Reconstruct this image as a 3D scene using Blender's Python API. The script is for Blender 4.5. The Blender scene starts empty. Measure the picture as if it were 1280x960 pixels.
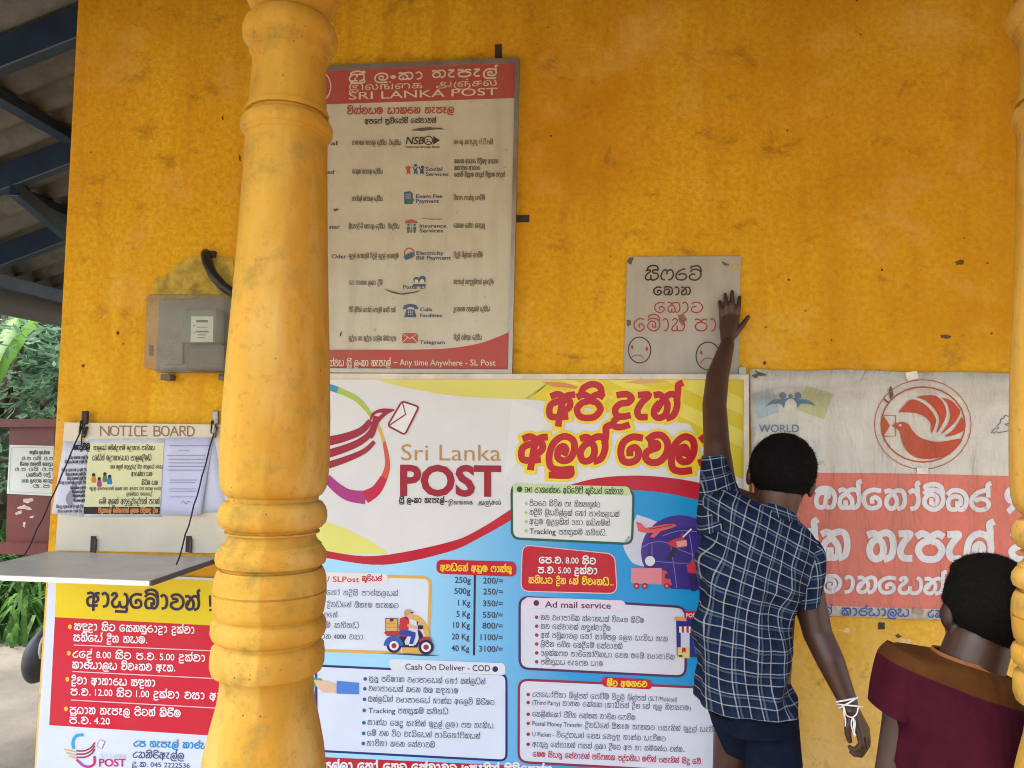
import bpy, bmesh, math, random
import numpy as np
from mathutils import Vector, Matrix, noise
from mathutils.geometry import tessellate_polygon
R = math.radians
random.seed(7)
sc = bpy.context.scene
col = sc.collection
# ------------------------------------------------------------------ camera, sky, sun, exposure
CAM = Vector((0, -2.4, 1.5)); FPX = 950.0
ROT = Matrix.Rotation(R(5.4), 3, 'Z') @ Matrix.Rotation(R(93.6), 3, 'X') @ Matrix.Rotation(R(1.0), 3, 'Z')
cd = bpy.data.cameras.new('camera'); cam = bpy.data.objects.new('camera', cd); col.objects.link(cam)
cam.matrix_world = Matrix.Translation(CAM) @ ROT.to_4x4()
cd.sensor_width = 36; cd.lens = FPX / 1280 * 36; cd.clip_start = .05; cd.clip_end = 600
sc.camera = cam
w = bpy.data.worlds.new('World'); sc.world = w; w.use_nodes = True
nt = w.node_tree; bg = nt.nodes['Background']; sky = nt.nodes.new('ShaderNodeTexSky')
sky.sky_type = 'NISHITA'; sky.sun_disc = False; sky.sun_elevation = R(60); sky.sun_rotation = R(238)
sky.air_density = 1.2; sky.dust_density = 4.0
nt.links.new(sky.outputs[0], bg.inputs[0]); bg.inputs[1].default_value = .15
sd = bpy.data.lights.new('sun', 'SUN'); sd.energy = 1.5; sd.angle = R(20); sd.color = (1, .95, .87)
sun = bpy.data.objects.new('sun', sd); col.objects.link(sun)
az = R(238)   # sun behind the camera and to its left
sdir = Vector((math.sin(az) * math.cos(R(60)), math.cos(az) * math.cos(R(60)), math.sin(R(60))))
sun.rotation_euler = sdir.to_track_quat('Z', 'Y').to_euler()
sc.view_settings.view_transform = 'Standard'; sc.view_settings.look = 'None'
sc.view_settings.gamma = 1; sc.view_settings.use_curve_mapping = False
sc.view_settings.exposure = 2.12
sc.render.engine = 'CYCLES'; sc.cycles.use_denoising = True
try:
    sc.cycles.denoiser = 'OPENIMAGEDENOISE'; sc.cycles.denoising_input_passes = 'RGB_ALBEDO_NORMAL'; sc.cycles.denoising_prefilter = 'NONE'
except Exception: pass
sc.cycles.max_bounces = 8; sc.cycles.diffuse_bounces = 5; sc.cycles.filter_width = 1.05

# ------------------------------------------------------------------ helpers
def P(px, py, y):
    """point of the vertical plane at world depth y that the photograph shows at (px, py)"""
    d = ROT @ Vector(((px - 640) / FPX, -(py - 480) / FPX, -1))
    return CAM + d * ((y - CAM.y) / d.y)
def mpp(y):            # metres per photo pixel at that depth
    return (y - CAM.y) / FPX
def tag(o, label=None, cat=None, group=None, kind=None):
    if label: o['label'] = label
    if cat: o['category'] = cat
    if group: o['group'] = group
    if kind: o['kind'] = kind
    return o
def empty(name, loc, label, cat, group=None):
    o = bpy.data.objects.new(name, None); col.objects.link(o); o.location = loc; o.empty_display_size = .1
    bpy.context.view_layer.update()
    return tag(o, label, cat, group)
def link(name, me, mats, parent=None, smooth=False):
    o = bpy.data.objects.new(name, me); col.objects.link(o)
    for m in (mats if isinstance(mats, (list, tuple)) else [mats]):
        me.materials.append(m)
    if smooth:
        me.polygons.foreach_set('use_smooth', [True] * len(me.polygons))
    if parent:
        o.parent = parent
        bpy.context.view_layer.update()
        o.matrix_parent_inverse = parent.matrix_world.inverted()
    return o
def mesh(name, V, F, mats, parent=None, smooth=False, mi=None, uv=None):
    me = bpy.data.meshes.new(name); me.from_pydata([tuple(v) for v in V], [], F)
    if mi: me.polygons.foreach_set('material_index', mi)
    if uv is not None:
        l = me.uv_layers.new(name='UVMap')
        for lp in me.loops: l.data[lp.index].uv = uv[lp.vertex_index]
    me.update()
    return link(name, me, mats, parent, smooth)
def bmobj(name, bm, mats, parent=None, smooth=False):
    me = bpy.data.meshes.new(name); bm.normal_update(); bm.to_mesh(me); bm.free()
    return link(name, me, mats, parent, smooth)
def bm_box(bm, c, s, rot=None, bevel=0):
    m = Matrix.Translation(c) @ (rot.to_4x4() if rot else Matrix()) @ Matrix.Diagonal((*s, 1))
    r = bmesh.ops.create_cube(bm, size=1, matrix=m)
    if bevel:
        ed = {e for v in r['verts'] for e in v.link_edges}
        bmesh.ops.bevel(bm, geom=list(ed), offset=bevel, segments=2, affect='EDGES', profile=.6)
def box(name, c, s, mat, parent=None, rot=None, bevel=0):
    bm = bmesh.new(); bm_box(bm, Vector(c), s, rot, bevel); return bmobj(name, bm, mat, parent)
def bm_tube(bm, pts, rad, n=10, cap=True):
    """tapered tube through points; rad a number or a list"""
    pts = [Vector(p) for p in pts]; rings = []
    if not isinstance(rad, (list, tuple)): rad = [rad] * len(pts)
    up = None
    for i, p in enumerate(pts):
        t = (pts[min(i + 1, len(pts) - 1)] - pts[max(i - 1, 0)]).normalized()
        if up is None: up = t.orthogonal().normalized()
        up = (up - t * up.dot(t)).normalized(); b = t.cross(up)
        rings.append([bm.verts.new(p + (up * math.cos(a) + b * math.sin(a)) * rad[i]) for a in [2 * math.pi * k / n for k in range(n)]])
    for a, b in zip(rings, rings[1:]):
        for k in range(n): bm.faces.new((a[k], a[(k + 1) % n], b[(k + 1) % n], b[k]))
    if cap: bm.faces.new(rings[0][::-1]); bm.faces.new(rings[-1])
def tube(name, pts, rad, mat, parent=None, n=10):
    bm = bmesh.new(); bm_tube(bm, pts, rad, n); return bmobj(name, bm, mat, parent, True)
def catmull(pts, n=5):
    out = []
    for i in range(len(pts) - 1):
        p0, p1, p2, p3 = pts[max(i - 1, 0)], pts[i], pts[i + 1], pts[min(i + 2, len(pts) - 1)]
        for k in range(n):
            t = k / n
            out.append(tuple(.5 * (2 * b + (c - a) * t + (2 * a - 5 * b + 4 * c - d) * t * t + (3 * b - a - 3 * c + d) * t ** 3) for a, b, c, d in zip(p0, p1, p2, p3)))
    out.append(tuple(pts[-1])); return out

# ------------------------------------------------------------------ materials
def lin(c):
    return tuple((v / 255 / 12.92) if v <= 10 else ((v / 255 + .055) / 1.055) ** 2.4 for v in c)
def N(nt, t, **kw):
    n = nt.nodes.new(t)
    for k, v in kw.items():
        if k in n.inputs: n.inputs[k].default_value = v
        else: setattr(n, k, v)
    return n
def mixc(nt, f, a, b, mode='MIX'):
    n = nt.nodes.new('ShaderNodeMix'); n.data_type = 'RGBA'; n.blend_type = mode
    for s, v in ((0, f), (6, a), (7, b)):
        if hasattr(v, 'links') or isinstance(v, bpy.types.NodeSocket): nt.links.new(v, n.inputs[s])
        else: n.inputs[s].default_value = v if s == 0 else (*v[:3], 1)
    return n.outputs[2]
def ramp(nt, src, lo, hi, a=0., b=1.):
    n = nt.nodes.new('ShaderNodeMapRange'); nt.links.new(src, n.inputs[0])
    for i, v in enumerate((lo, hi, a, b)): n.inputs[i + 1].default_value = v
    return n.outputs[0]
def noisef(nt, scale, detail=4, rough=.6, vec=None, dist=0.):
    n = N(nt, 'ShaderNodeTexNoise', Scale=scale, Detail=detail, Roughness=rough, Distortion=dist)
    if vec is not None: nt.links.new(vec, n.inputs['Vector'])
    return n.outputs[0]
def coords(nt, scale=(1, 1, 1), kind='Object'):
    tc = nt.nodes.new('ShaderNodeTexCoord'); mp = nt.nodes.new('ShaderNodeMapping'); mp.inputs['Scale'].default_value = scale
    nt.links.new(tc.outputs[kind], mp.inputs[0]); return mp.outputs[0]
def wcoords(nt, scale=(1, 1, 1)):
    g = nt.nodes.new('ShaderNodeNewGeometry'); mp = nt.nodes.new('ShaderNodeMapping'); mp.inputs['Scale'].default_value = scale
    nt.links.new(g.outputs['Position'], mp.inputs[0]); return mp.outputs[0]
def newmat(name, rough=.6, spec=.5):
    m = bpy.data.materials.new(name); m.use_nodes = True
    b = m.node_tree.nodes['Principled BSDF']; b.inputs['Roughness'].default_value = rough
    b.inputs['Specular IOR Level'].default_value = spec
    return m, m.node_tree, b
def bump(nt, b, h, strength=.3, dist=.01):
    n = N(nt, 'ShaderNodeBump', Strength=strength, Distance=dist)
    nt.links.new(h, n.inputs['Height']); nt.links.new(n.outputs[0], b.inputs['Normal']); return n
def plain(name, c, rough=.6, var=.15, scale=14, bumpk=0., metal=0., spec=.5):
    m, nt, b = newmat(name, rough, spec); v = wcoords(nt)
    f = noisef(nt, scale, 5, .65, v)
    lo = tuple(x * (1 - var) for x in c); hi = tuple(min(1, x * (1 + var)) for x in c)
    nt.links.new(mixc(nt, ramp(nt, f, .3, .7), lo, hi), b.inputs['Base Color'])
    nt.links.new(ramp(nt, f, .3, .7, max(0, rough - .07), min(1, rough + .07)), b.inputs['Roughness'])
    b.inputs['Metallic'].default_value = metal
    if bumpk: bump(nt, b, noisef(nt, scale * 8, 4, .6, v), bumpk, .004)
    return m
_pm = {}
def ink(c, finish='vinyl'):
    """printed ink: c is the 0-255 print colour; slight fading, and the crease relief of the sheet it is on"""
    k = (c, finish)
    if k in _pm: return _pm[k]
    kk = {'vinyl': .82, 'old': .92, 'cloth': .92, 'paper': .8, 'hand': .72}[finish]
    base = tuple(x * kk for x in lin(c))
    if finish == 'old': base = tuple(b * .86 + .14 * g for b, g in zip(base, (.30, .30, .265)))
    if finish == 'hand': base = tuple(b * .9 + .06 * g for b, g in zip(base, (.30, .30, .27)))
    m, nt, b = newmat('print_%s_%02x%02x%02x' % (finish, *c), {'vinyl': .38, 'old': .5, 'cloth': .6, 'paper': .75, 'hand': .8}[finish], {'vinyl': .3}.get(finish, .15))
    v = wcoords(nt)
    f = noisef(nt, 5 if finish != 'cloth' else 7, 6, .65, v)
    amt = {'vinyl': .07, 'old': .16, 'cloth': .16, 'paper': .08, 'hand': .18}[finish]
    dirt = mixc(nt, ramp(nt, f, .35, .75, 0, amt * 1.6), base, (.2, .16, .1))
    if finish in ('old', 'cloth', 'hand'):
        g = noisef(nt, 38, 3, .7, v)
        dirt = mixc(nt, ramp(nt, g, .66, .74, 0, .3), dirt, (.12, .085, .05))
        st = noisef(nt, 3, 5, .6, wcoords(nt, (5, 1, .6)))
        dirt = mixc(nt, ramp(nt, st, .5, .75, 0, .25), dirt, (.22, .17, .11))
    nt.links.new(dirt, b.inputs['Base Color'])
    if finish == 'cloth':
        # brown band along the upper part of the cloth: painted fold shadow and dirt
        sp = nt.nodes.new('ShaderNodeSeparateXYZ'); nt.links.new(v, sp.inputs[0])
        zc = P(1100, 492, 0).z
        aa = N(nt, 'ShaderNodeMath', operation='MULTIPLY_ADD'); nt.links.new(noisef(nt, 3.5, 3, .5, v), aa.inputs[0]); aa.inputs[1].default_value = .09; nt.links.new(sp.outputs[2], aa.inputs[2])
        sb = N(nt, 'ShaderNodeMath', operation='SUBTRACT'); nt.links.new(aa.outputs[0], sb.inputs[0]); sb.inputs[1].default_value = zc + .045
        ab = N(nt, 'ShaderNodeMath', operation='ABSOLUTE'); nt.links.new(sb.outputs[0], ab.inputs[0])
        bnd = N(nt, 'ShaderNodeMath', operation='MULTIPLY'); nt.links.new(ramp(nt, ab.outputs[0], .008, .045, .55, 0), bnd.inputs[0]); nt.links.new(ramp(nt, noisef(nt, 6, 4, .6, wcoords(nt, (.5, 1, 1.5))), .4, .65), bnd.inputs[1])
        nt.links.new(mixc(nt, bnd.outputs[0], dirt, (.16, .12, .075)), b.inputs['Base Color'])
        h = noisef(nt, 4.5, 5, .55, wcoords(nt, (2.6, 1, .8)), 1.2); bump(nt, b, h, .8, .04)
    elif finish == 'old':
        h = noisef(nt, 4, 3, .5, v, .8); bump(nt, b, h, .3, .03)
    elif finish == 'hand':
        h = noisef(nt, 9, 3, .5, v, .5); bump(nt, b, h, .3, .015)
    elif finish == 'vinyl':
        h = noisef(nt, 3, 2, .4, v); bump(nt, b, h, .22, .03)
    _pm[k] = m; return m

# ------------------------------------------------------------------ lettering: a stroke alphabet for Sinhala
G = {
'ප': (10, "0.3,9 2,9.8 4.2,8.8 4.6,7.2 2,6.2 0.4,3.6 2,0.7 5,0 8,0.7 9.7,3.6 8,6.2 5.5,7.2 5.9,8.8 8,9.8 9.7,9"),
'ෂ': (10, "0.3,9 2,9.8 4.2,8.8 4.6,7.2 2,6.2 0.4,3.6 2,0.7 5,0 8,0.7 9.7,3.6 8,6.2 5.5,7.2 5.9,8.8 8,9.8 9.7,9|5,0 5,4"),
'ට': (10, "0.8,8.4 3,10 6.5,10 9.2,7.3 9.4,3.5 7,0.4 3.5,0 0.8,1.8 0.7,4 2.5,5.8 4.6,5.6"),
'ව': (10, "0.8,9 3,10.5 6.5,10.4 9.3,7.6 9.5,3.5 7,0.4 3.5,0 0.8,1.6 0.8,4 3,5.1 5.2,5.9 4.6,7.4 1.8,7.4"),
'ච': (10, "0.8,8.6 4,10 8.5,9 9.6,5 8,1 4.5,0 1,1 0.6,3.6 3,5.8 6,5.6 6.4,3.4"),
'ථ': (10, "0.8,8.6 4,10 8.5,9 9.6,5 8,1 4.5,0 1,1 0.6,4 3.5,6.5 5.6,5 4.2,3.4 3,4.6"),
'ය': (12.4, "0.5,8.4 1.3,9.8 3,9.9 3.9,8.4 2.8,6.6 1,4.6 0.5,2.2 2,0.1 4.6,0.2 6,2 6.1,3.8|6,2 7.4,0.2 10,0.2 11.8,2.4 12,6 11.2,8.8 9.8,9.9"),
'න': (10.2, "0.2,9.6 2,9.7 4,8 5.8,5.5 5.5,1.5 3,0 0.8,1.3 0.7,4 2,6|1.6,3.6 4,8 6.5,9.9 9,9 9.9,5 9,1.2 6.8,0"),
'ත': (10.2, "0.4,9.2 2.2,9.7 3.8,8.2 1.5,6 0.6,3 2,0.3 4.5,0.3 6,2.8 5.5,6 3.8,8.2 6.5,9.9 9,9 9.9,5 9,1.2 6.8,0"),
'ක': (10.7, "0.4,9.2 2,9.8 4,8.3 1.2,5.5 0.5,2.5 1.5,0.2 3.3,0.4 3.4,3.2|3.3,0.4 5,0 6.5,1 6.5,4.5 4,8.3 6.8,9.9 9.5,9 10.4,5 9.5,1.2 7.3,0"),
'ල': (10.2, "9.3,-3.2 5,-3.5 1.6,-2.2 0.4,2.4 1.5,7.4 5,10 8.8,8.4 9.8,4.4 8.5,0.9 6,0.2 3.8,1.6 3.7,4.8 5.4,6 6.6,4.6 6.2,3"),
'ර': (9.6, "7.2,10.6 4.4,9.7 1.6,7.4 0.5,4 2,0.9 5,0 8,0.9 9.2,3.2 7.8,5.4 5,6 2.6,5.2"),
'ස': (11, "0.3,8.8 2,9.8 4,8.8 1.2,5.2 0.5,2.4 1.6,0.2 3.6,0.3 4.6,2.4 4.6,4.6|4.6,2.4 5.8,0.2 8.2,0 10,1.6 10.5,4.2 9,6.3 6.8,6.7 5.8,7.8 6.6,9.4 8.4,9.9 10,9.2"),
'ද': (7.6, "1,9.6 4.5,9.9 6.8,8.2 5.5,6.4 2.5,5.9 0.5,3.8 1.6,1 4.5,0.6 6.6,1|2.8,0.6 0.7,-1.2 1.2,-3.4 4,-3.8 6.8,-3"),
'ඳ': (10, "0.4,5 0.5,9 2.4,9.7 3.2,7.8|3.4,9.6 6.9,9.9 9.2,8.2 7.9,6.4 4.9,5.9 2.9,3.8 4,1 6.9,0.6 9,1|5.2,0.6 3.1,-1.2 3.6,-3.4 6.4,-3.8 9.2,-3"),
'අ': (9.4, "0.8,9.2 3,9.9 5.6,8.2 5,5 4.8,-2.8|9,9.7 7,9.4 5.6,8.2 7.8,7.2 8.3,4.9 6.8,3.3 5,3.4|5.2,6.9 3,6.8 0.8,5.5 0.4,3 1.5,0.6 4.8,0.4 7.5,0.6"),
'ම': (10.2, "0.5,8.6 3,10.4 7,10.1 9.6,7 9.4,3 6.5,0.1 3.5,0.1 0.8,2.3 0.7,5.5 3,7.9 6,7.2 7,4.6 5.6,2.7 3.9,3.4 4,5.2"),
'බ': (10.2, "0.6,8.5 3,10.4 7,10 9.6,7 9.4,2.5 7.5,0 5.6,0.8 5.2,3.9|5.6,0.8 4,0 1.5,0.4 0.6,3 1.5,6 4,7.2 6.4,6.6 7,4.6 6.6,2.8"),
'ඔ': (10.2, "0.8,8.4 3,10.4 7.5,10 9.8,6 9,1 7,0 5.2,0.9 5.2,4|5.2,0.9 3.4,0 1.2,0.6 0.5,4 1.5,6.9 4,8 6.8,7.6 6.6,5.8 5,5.6"),
'ග': (10.6, "3.8,0.1 1.3,0.8 0.4,4 1.4,8 3.4,9.8 5,8.6 5.3,5.8|5,8.4 7.4,9.9 9.6,8.4 10.2,4.5 9,1 7,0"),
'ඟ': (12.8, "0.4,4.8 0.4,9 2,9.7 2.8,8|6,0.1 3.5,0.8 2.6,4 3.6,8 5.6,9.8 7.2,8.6 7.5,5.8|7.2,8.4 9.6,9.9 11.8,8.4 12.4,4.5 11.2,1 9.2,0"),
'ශ': (11.4, "4.6,4.2 4.4,0.7 2.4,0 0.7,1.6 0.6,5 2,8.6 4,9.8 5.6,8.6 5.9,6|4.4,0.7 6,0|5.6,8.4 8,9.9 10.4,8.4 11,4.5 9.8,1 7.8,0"),
'හ': (10.4, "0.4,9.2 2,9.8 3.8,8.2 1.4,5.8 0.5,2.6 1.6,0.3 3.6,0.2|3.8,8.2 5.6,6.4 6,3.5 5.4,0.4|3.8,8.2 6.6,9.9 9.2,9 10,5 9,1.2 7,0"),
'භ': (10.4, "0.4,8.2 1.4,9.8 3.4,9 3,7 1.2,5 0.5,2.6 1.6,0.3 3.6,0.2|3,7 5.6,6.4 6,3.5 5.4,0.4|3.4,9 6.6,9.9 9.2,9 10,5 9,1.2 7,0"),
'ඩ': (10.6, "0.8,8.8 3,10.2 5,8.6 3.2,5.6 0.7,2.6 0.8,0.4 3,0.1 4.6,1 4.6,3.6|4.6,1 6,0 9,0.6 10.2,4 9.3,8 7,9.9"),
'ධ': (10.4, "2.2,9 5.6,10 8.8,8.6 10,4.5 9.2,1 6.8,0 5,0.9 4.9,3.4|5,0.9 3,0 1.2,0.8 0.6,4.4 1,6.6 3,7"),
'ණ': (13, "0.4,9 2,9.8 3.5,8 1.2,5.5 0.6,2 2.5,0 4.4,1.6 4.2,5|4.2,5 5.2,9 7.2,9.4 7.8,6 7.4,1 6,0.2|7.6,8 10.2,9.9 12.2,8 12.6,4 11.6,1 9.6,0"),
'ළ': (10, "0.6,8.6 3,9.9 5.6,9 6,6.7 3.5,5.6 1,4 1,1.5 3,0.1 6,0.3 8.5,2 9.2,5.5 7.8,7.8 6.6,6|8.6,2.2 8.4,-2 5.4,-3.6 2,-3"),
'ජ': (9.8, "9.4,9.4 7,9.8 5,8 6,6.6 9.2,5.2 9.2,2 6.5,0 2.5,0.4 0.5,3 1.5,6.2 3.6,6.6"),
'උ': (8, "7.4,9.8 4.8,9.4 4,7.6 1.6,6.6 0.5,4 1.2,1 4,0 6.6,1 7.2,3.4"),
'ඉ': (8.2, "0.8,8.6 3,10 6,9.4 6.6,7.3 4.4,6.1 2,6.6|4.4,6.1 7.3,4.8 7.4,1.8 5,0 2,0.4 0.8,2.6"),
'එ': (9.6, "0.8,9.8 0.8,4 1.8,1 4.6,0 8,1 9.2,4.5 7.8,7.6 5.2,7.6 4.4,5.4"),
'ං': (4.6, "2.2,2.4 0.6,4 2.2,5.6 3.8,4 2.2,2.4"),
'ා': (6, "0.8,9 2.5,10 4.5,8.2 4.9,4 3.9,1 1.6,0"),
'ැ': (6, "1,9.6 4.8,9.6 2.3,6.4 0.9,3.2 2,0.6 4.8,0.4"),
'ෑ': (6, "1,9.6 4.8,9.6 1.6,7 4.4,6 1.8,4.6 1,2.2 2.2,0.5 4.8,0.4"),
'ෙ': (9.4, "8.3,9.6 4.5,9.9 1,7.8 0.4,4 2,0.7 5,0 7.8,1.2 8.2,4 6.4,5.8 4.4,5 4.5,3.2"),
'ෘ': (6, "2,9 4.6,8 3.2,5.4 1.2,4.4 1.2,1.8 3.6,1 4.6,3 3,4.4"),
'Y': (8, "0.8,6.6 2.4,7.6 3.6,6 2.4,4.4 0.8,4.6 0.8,1.6 3,0 6,0.8 7,4.4 6.6,8.6 5.4,9.9"),
'!': (3, "1.5,12 1.5,4|1.5,0.6 1.5,0"),
'.': (3.4, "1.2,0.3 1.9,0.3"), ',': (3.4, "1.6,0.6 1,-1.6"),
}
TALL = set('මබවටඩචඔධථ')
CONS = set(k for k in G if len(k) == 1 and 0x0D85 <= ord(k) <= 0x0DC6)
def _parse(s): return [[tuple(map(float, q.split(','))) for q in st.split()] for st in s.split('|')]
GP = {k: (v[0], _parse(v[1])) for k, v in G.items()}
EXP = {'ආ': 'අා', 'ඇ': 'අැ', 'ඕ': 'ඔ්', 'ඒ': 'එ්', 'ඊ': 'ඉ'}
def shape(s):
    """Sinhala string -> (strokes in units, width)"""
    for a, b in EXP.items(): s = s.replace(a, b)
    out, x, i = [], 0., 0
    def put(k, dx=0.):
        nonlocal x
        wd, st = GP[k]
        out.extend([[(px + x + dx, py) for px, py in q] for q in st]); x += wd + 1.5; return wd
    while i < len(s):
        ch = s[i]
        if ch == ' ': x += 6.5; i += 1; continue
        if ch in CONS:
            j = i + 1; marks = ''
            while j < len(s) and not (s[j] in CONS or s[j] in ' !.,()' or ord(s[j]) < 128):
                marks += s[j]; j += 1
            ya = ra = False
            if marks.endswith('\u0dca\u200d') and j < len(s):       # virama + joiner: trailing ya / ra form
                nx = s[j]; marks = marks[:-2]; j += 1
                ya, ra = nx == 'ය', nx == 'ර'
                while j < len(s) and not (s[j] in CONS or s[j] in ' !.,()' or ord(s[j]) < 128):
                    marks += s[j]; j += 1
            i = j
            if any(m in marks for m in 'ෙේොෝ'): put('ෙ')
            x0 = x; wd = put(ch)
            if ya: put('Y')
            tall = ch in TALL
            for m in marks:
                if m in 'ිී':
                    h = 10.6 if tall else 9.8
                    out.append([(x0 + wd * a, h + b) for a, b in ((.12, .4), (.2, 2.8), (.5, 4.3), (.82, 3.2), (.93, .2))])
                    if m == 'ී': out.append([(x0 + wd * .82 + a, h + 2.6 + b) for a, b in ((0, 0), (1, 1.4), (2.2, .4), (1.4, -1), (0, 0))])
                elif m in '්ේෝ':
                    if tall: out.append([(x0 + a * wd, b) for a, b in ((.14, 11.2), (.1, 12.4), (.5, 13.6), (.85, 12.2), (.96, 8.5))])
                    elif m == 'ෝ': pass
                    else: out.append([(x0 + wd * .93, 7.6), (x0 + wd * .93, 11), (x0 + wd * .9, 13.6), (x0 + wd * 1.02, 14.4)])
                    if m == 'ෝ':
                        put('ා')
                        if not tall: out.append([(x - 3.1, 8), (x - 3, 11), (x - 3.3, 13.4), (x - 2.4, 14.2)])
                elif m in 'ුූ':
                    if ch in 'කගතභශ':
                        out.append([(x0 + wd * a, b) for a, b in ((.9, 1.2), (1, -2), (.86, -3.8), (.66, -2.6), (.8, -1.6))])
                    else:
                        out.append([(x0 + wd * a, b) for a, b in ((.9, .6), (.92, -2.8), (.9, -3.2), (.25, -3.2))] if ch != 'ල' else [(x0 + wd * a, b) for a, b in ((.92, -3), (.92, -5.6), (.2, -5.6))])
                    if m == 'ූ': out.append([(x0 + wd * a, b) for a, b in ((.25, -3.2), (.25, -5.2), (.9, -5.2))])
                elif m in 'ාැෑෘ': put(m)
                elif m == 'ො': put('ා')
                elif m == 'ං': put('ං')
            if ra: out.append([(x0 + wd * a, b) for a, b in ((.95, 1.4), (.98, -2), (.55, -3.4), (.12, -2.4), (.2, -.8))])
        else:
            if ch in GP: put(ch)
            i += 1
    return out, max(x - 1.5, .1)
_lat = {}
def latin(s, bold=0.):
    """outline text in the built-in font -> verts, faces, width (font units)"""
    k = (s, bold)
    if k not in _lat:
        c = bpy.data.curves.new('t', 'FONT'); c.body = s; c.resolution_u = 3; c.offset = bold; c.fill_mode = 'FRONT'
        o = bpy.data.objects.new('t', c); me = o.to_mesh()
        V = [(v.co.x, v.co.y) for v in me.vertices]; F = [tuple(p.vertices) for p in me.polygons]
        o.to_mesh_clear(); bpy.data.objects.remove(o); bpy.data.curves.remove(c)
        xs = [v[0] for v in V] or [0, 1]; x0 = min(xs)
        _lat[k] = ([(a - x0, b) for a, b in V], F, max(xs) - x0)
    return _lat[k]

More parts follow.
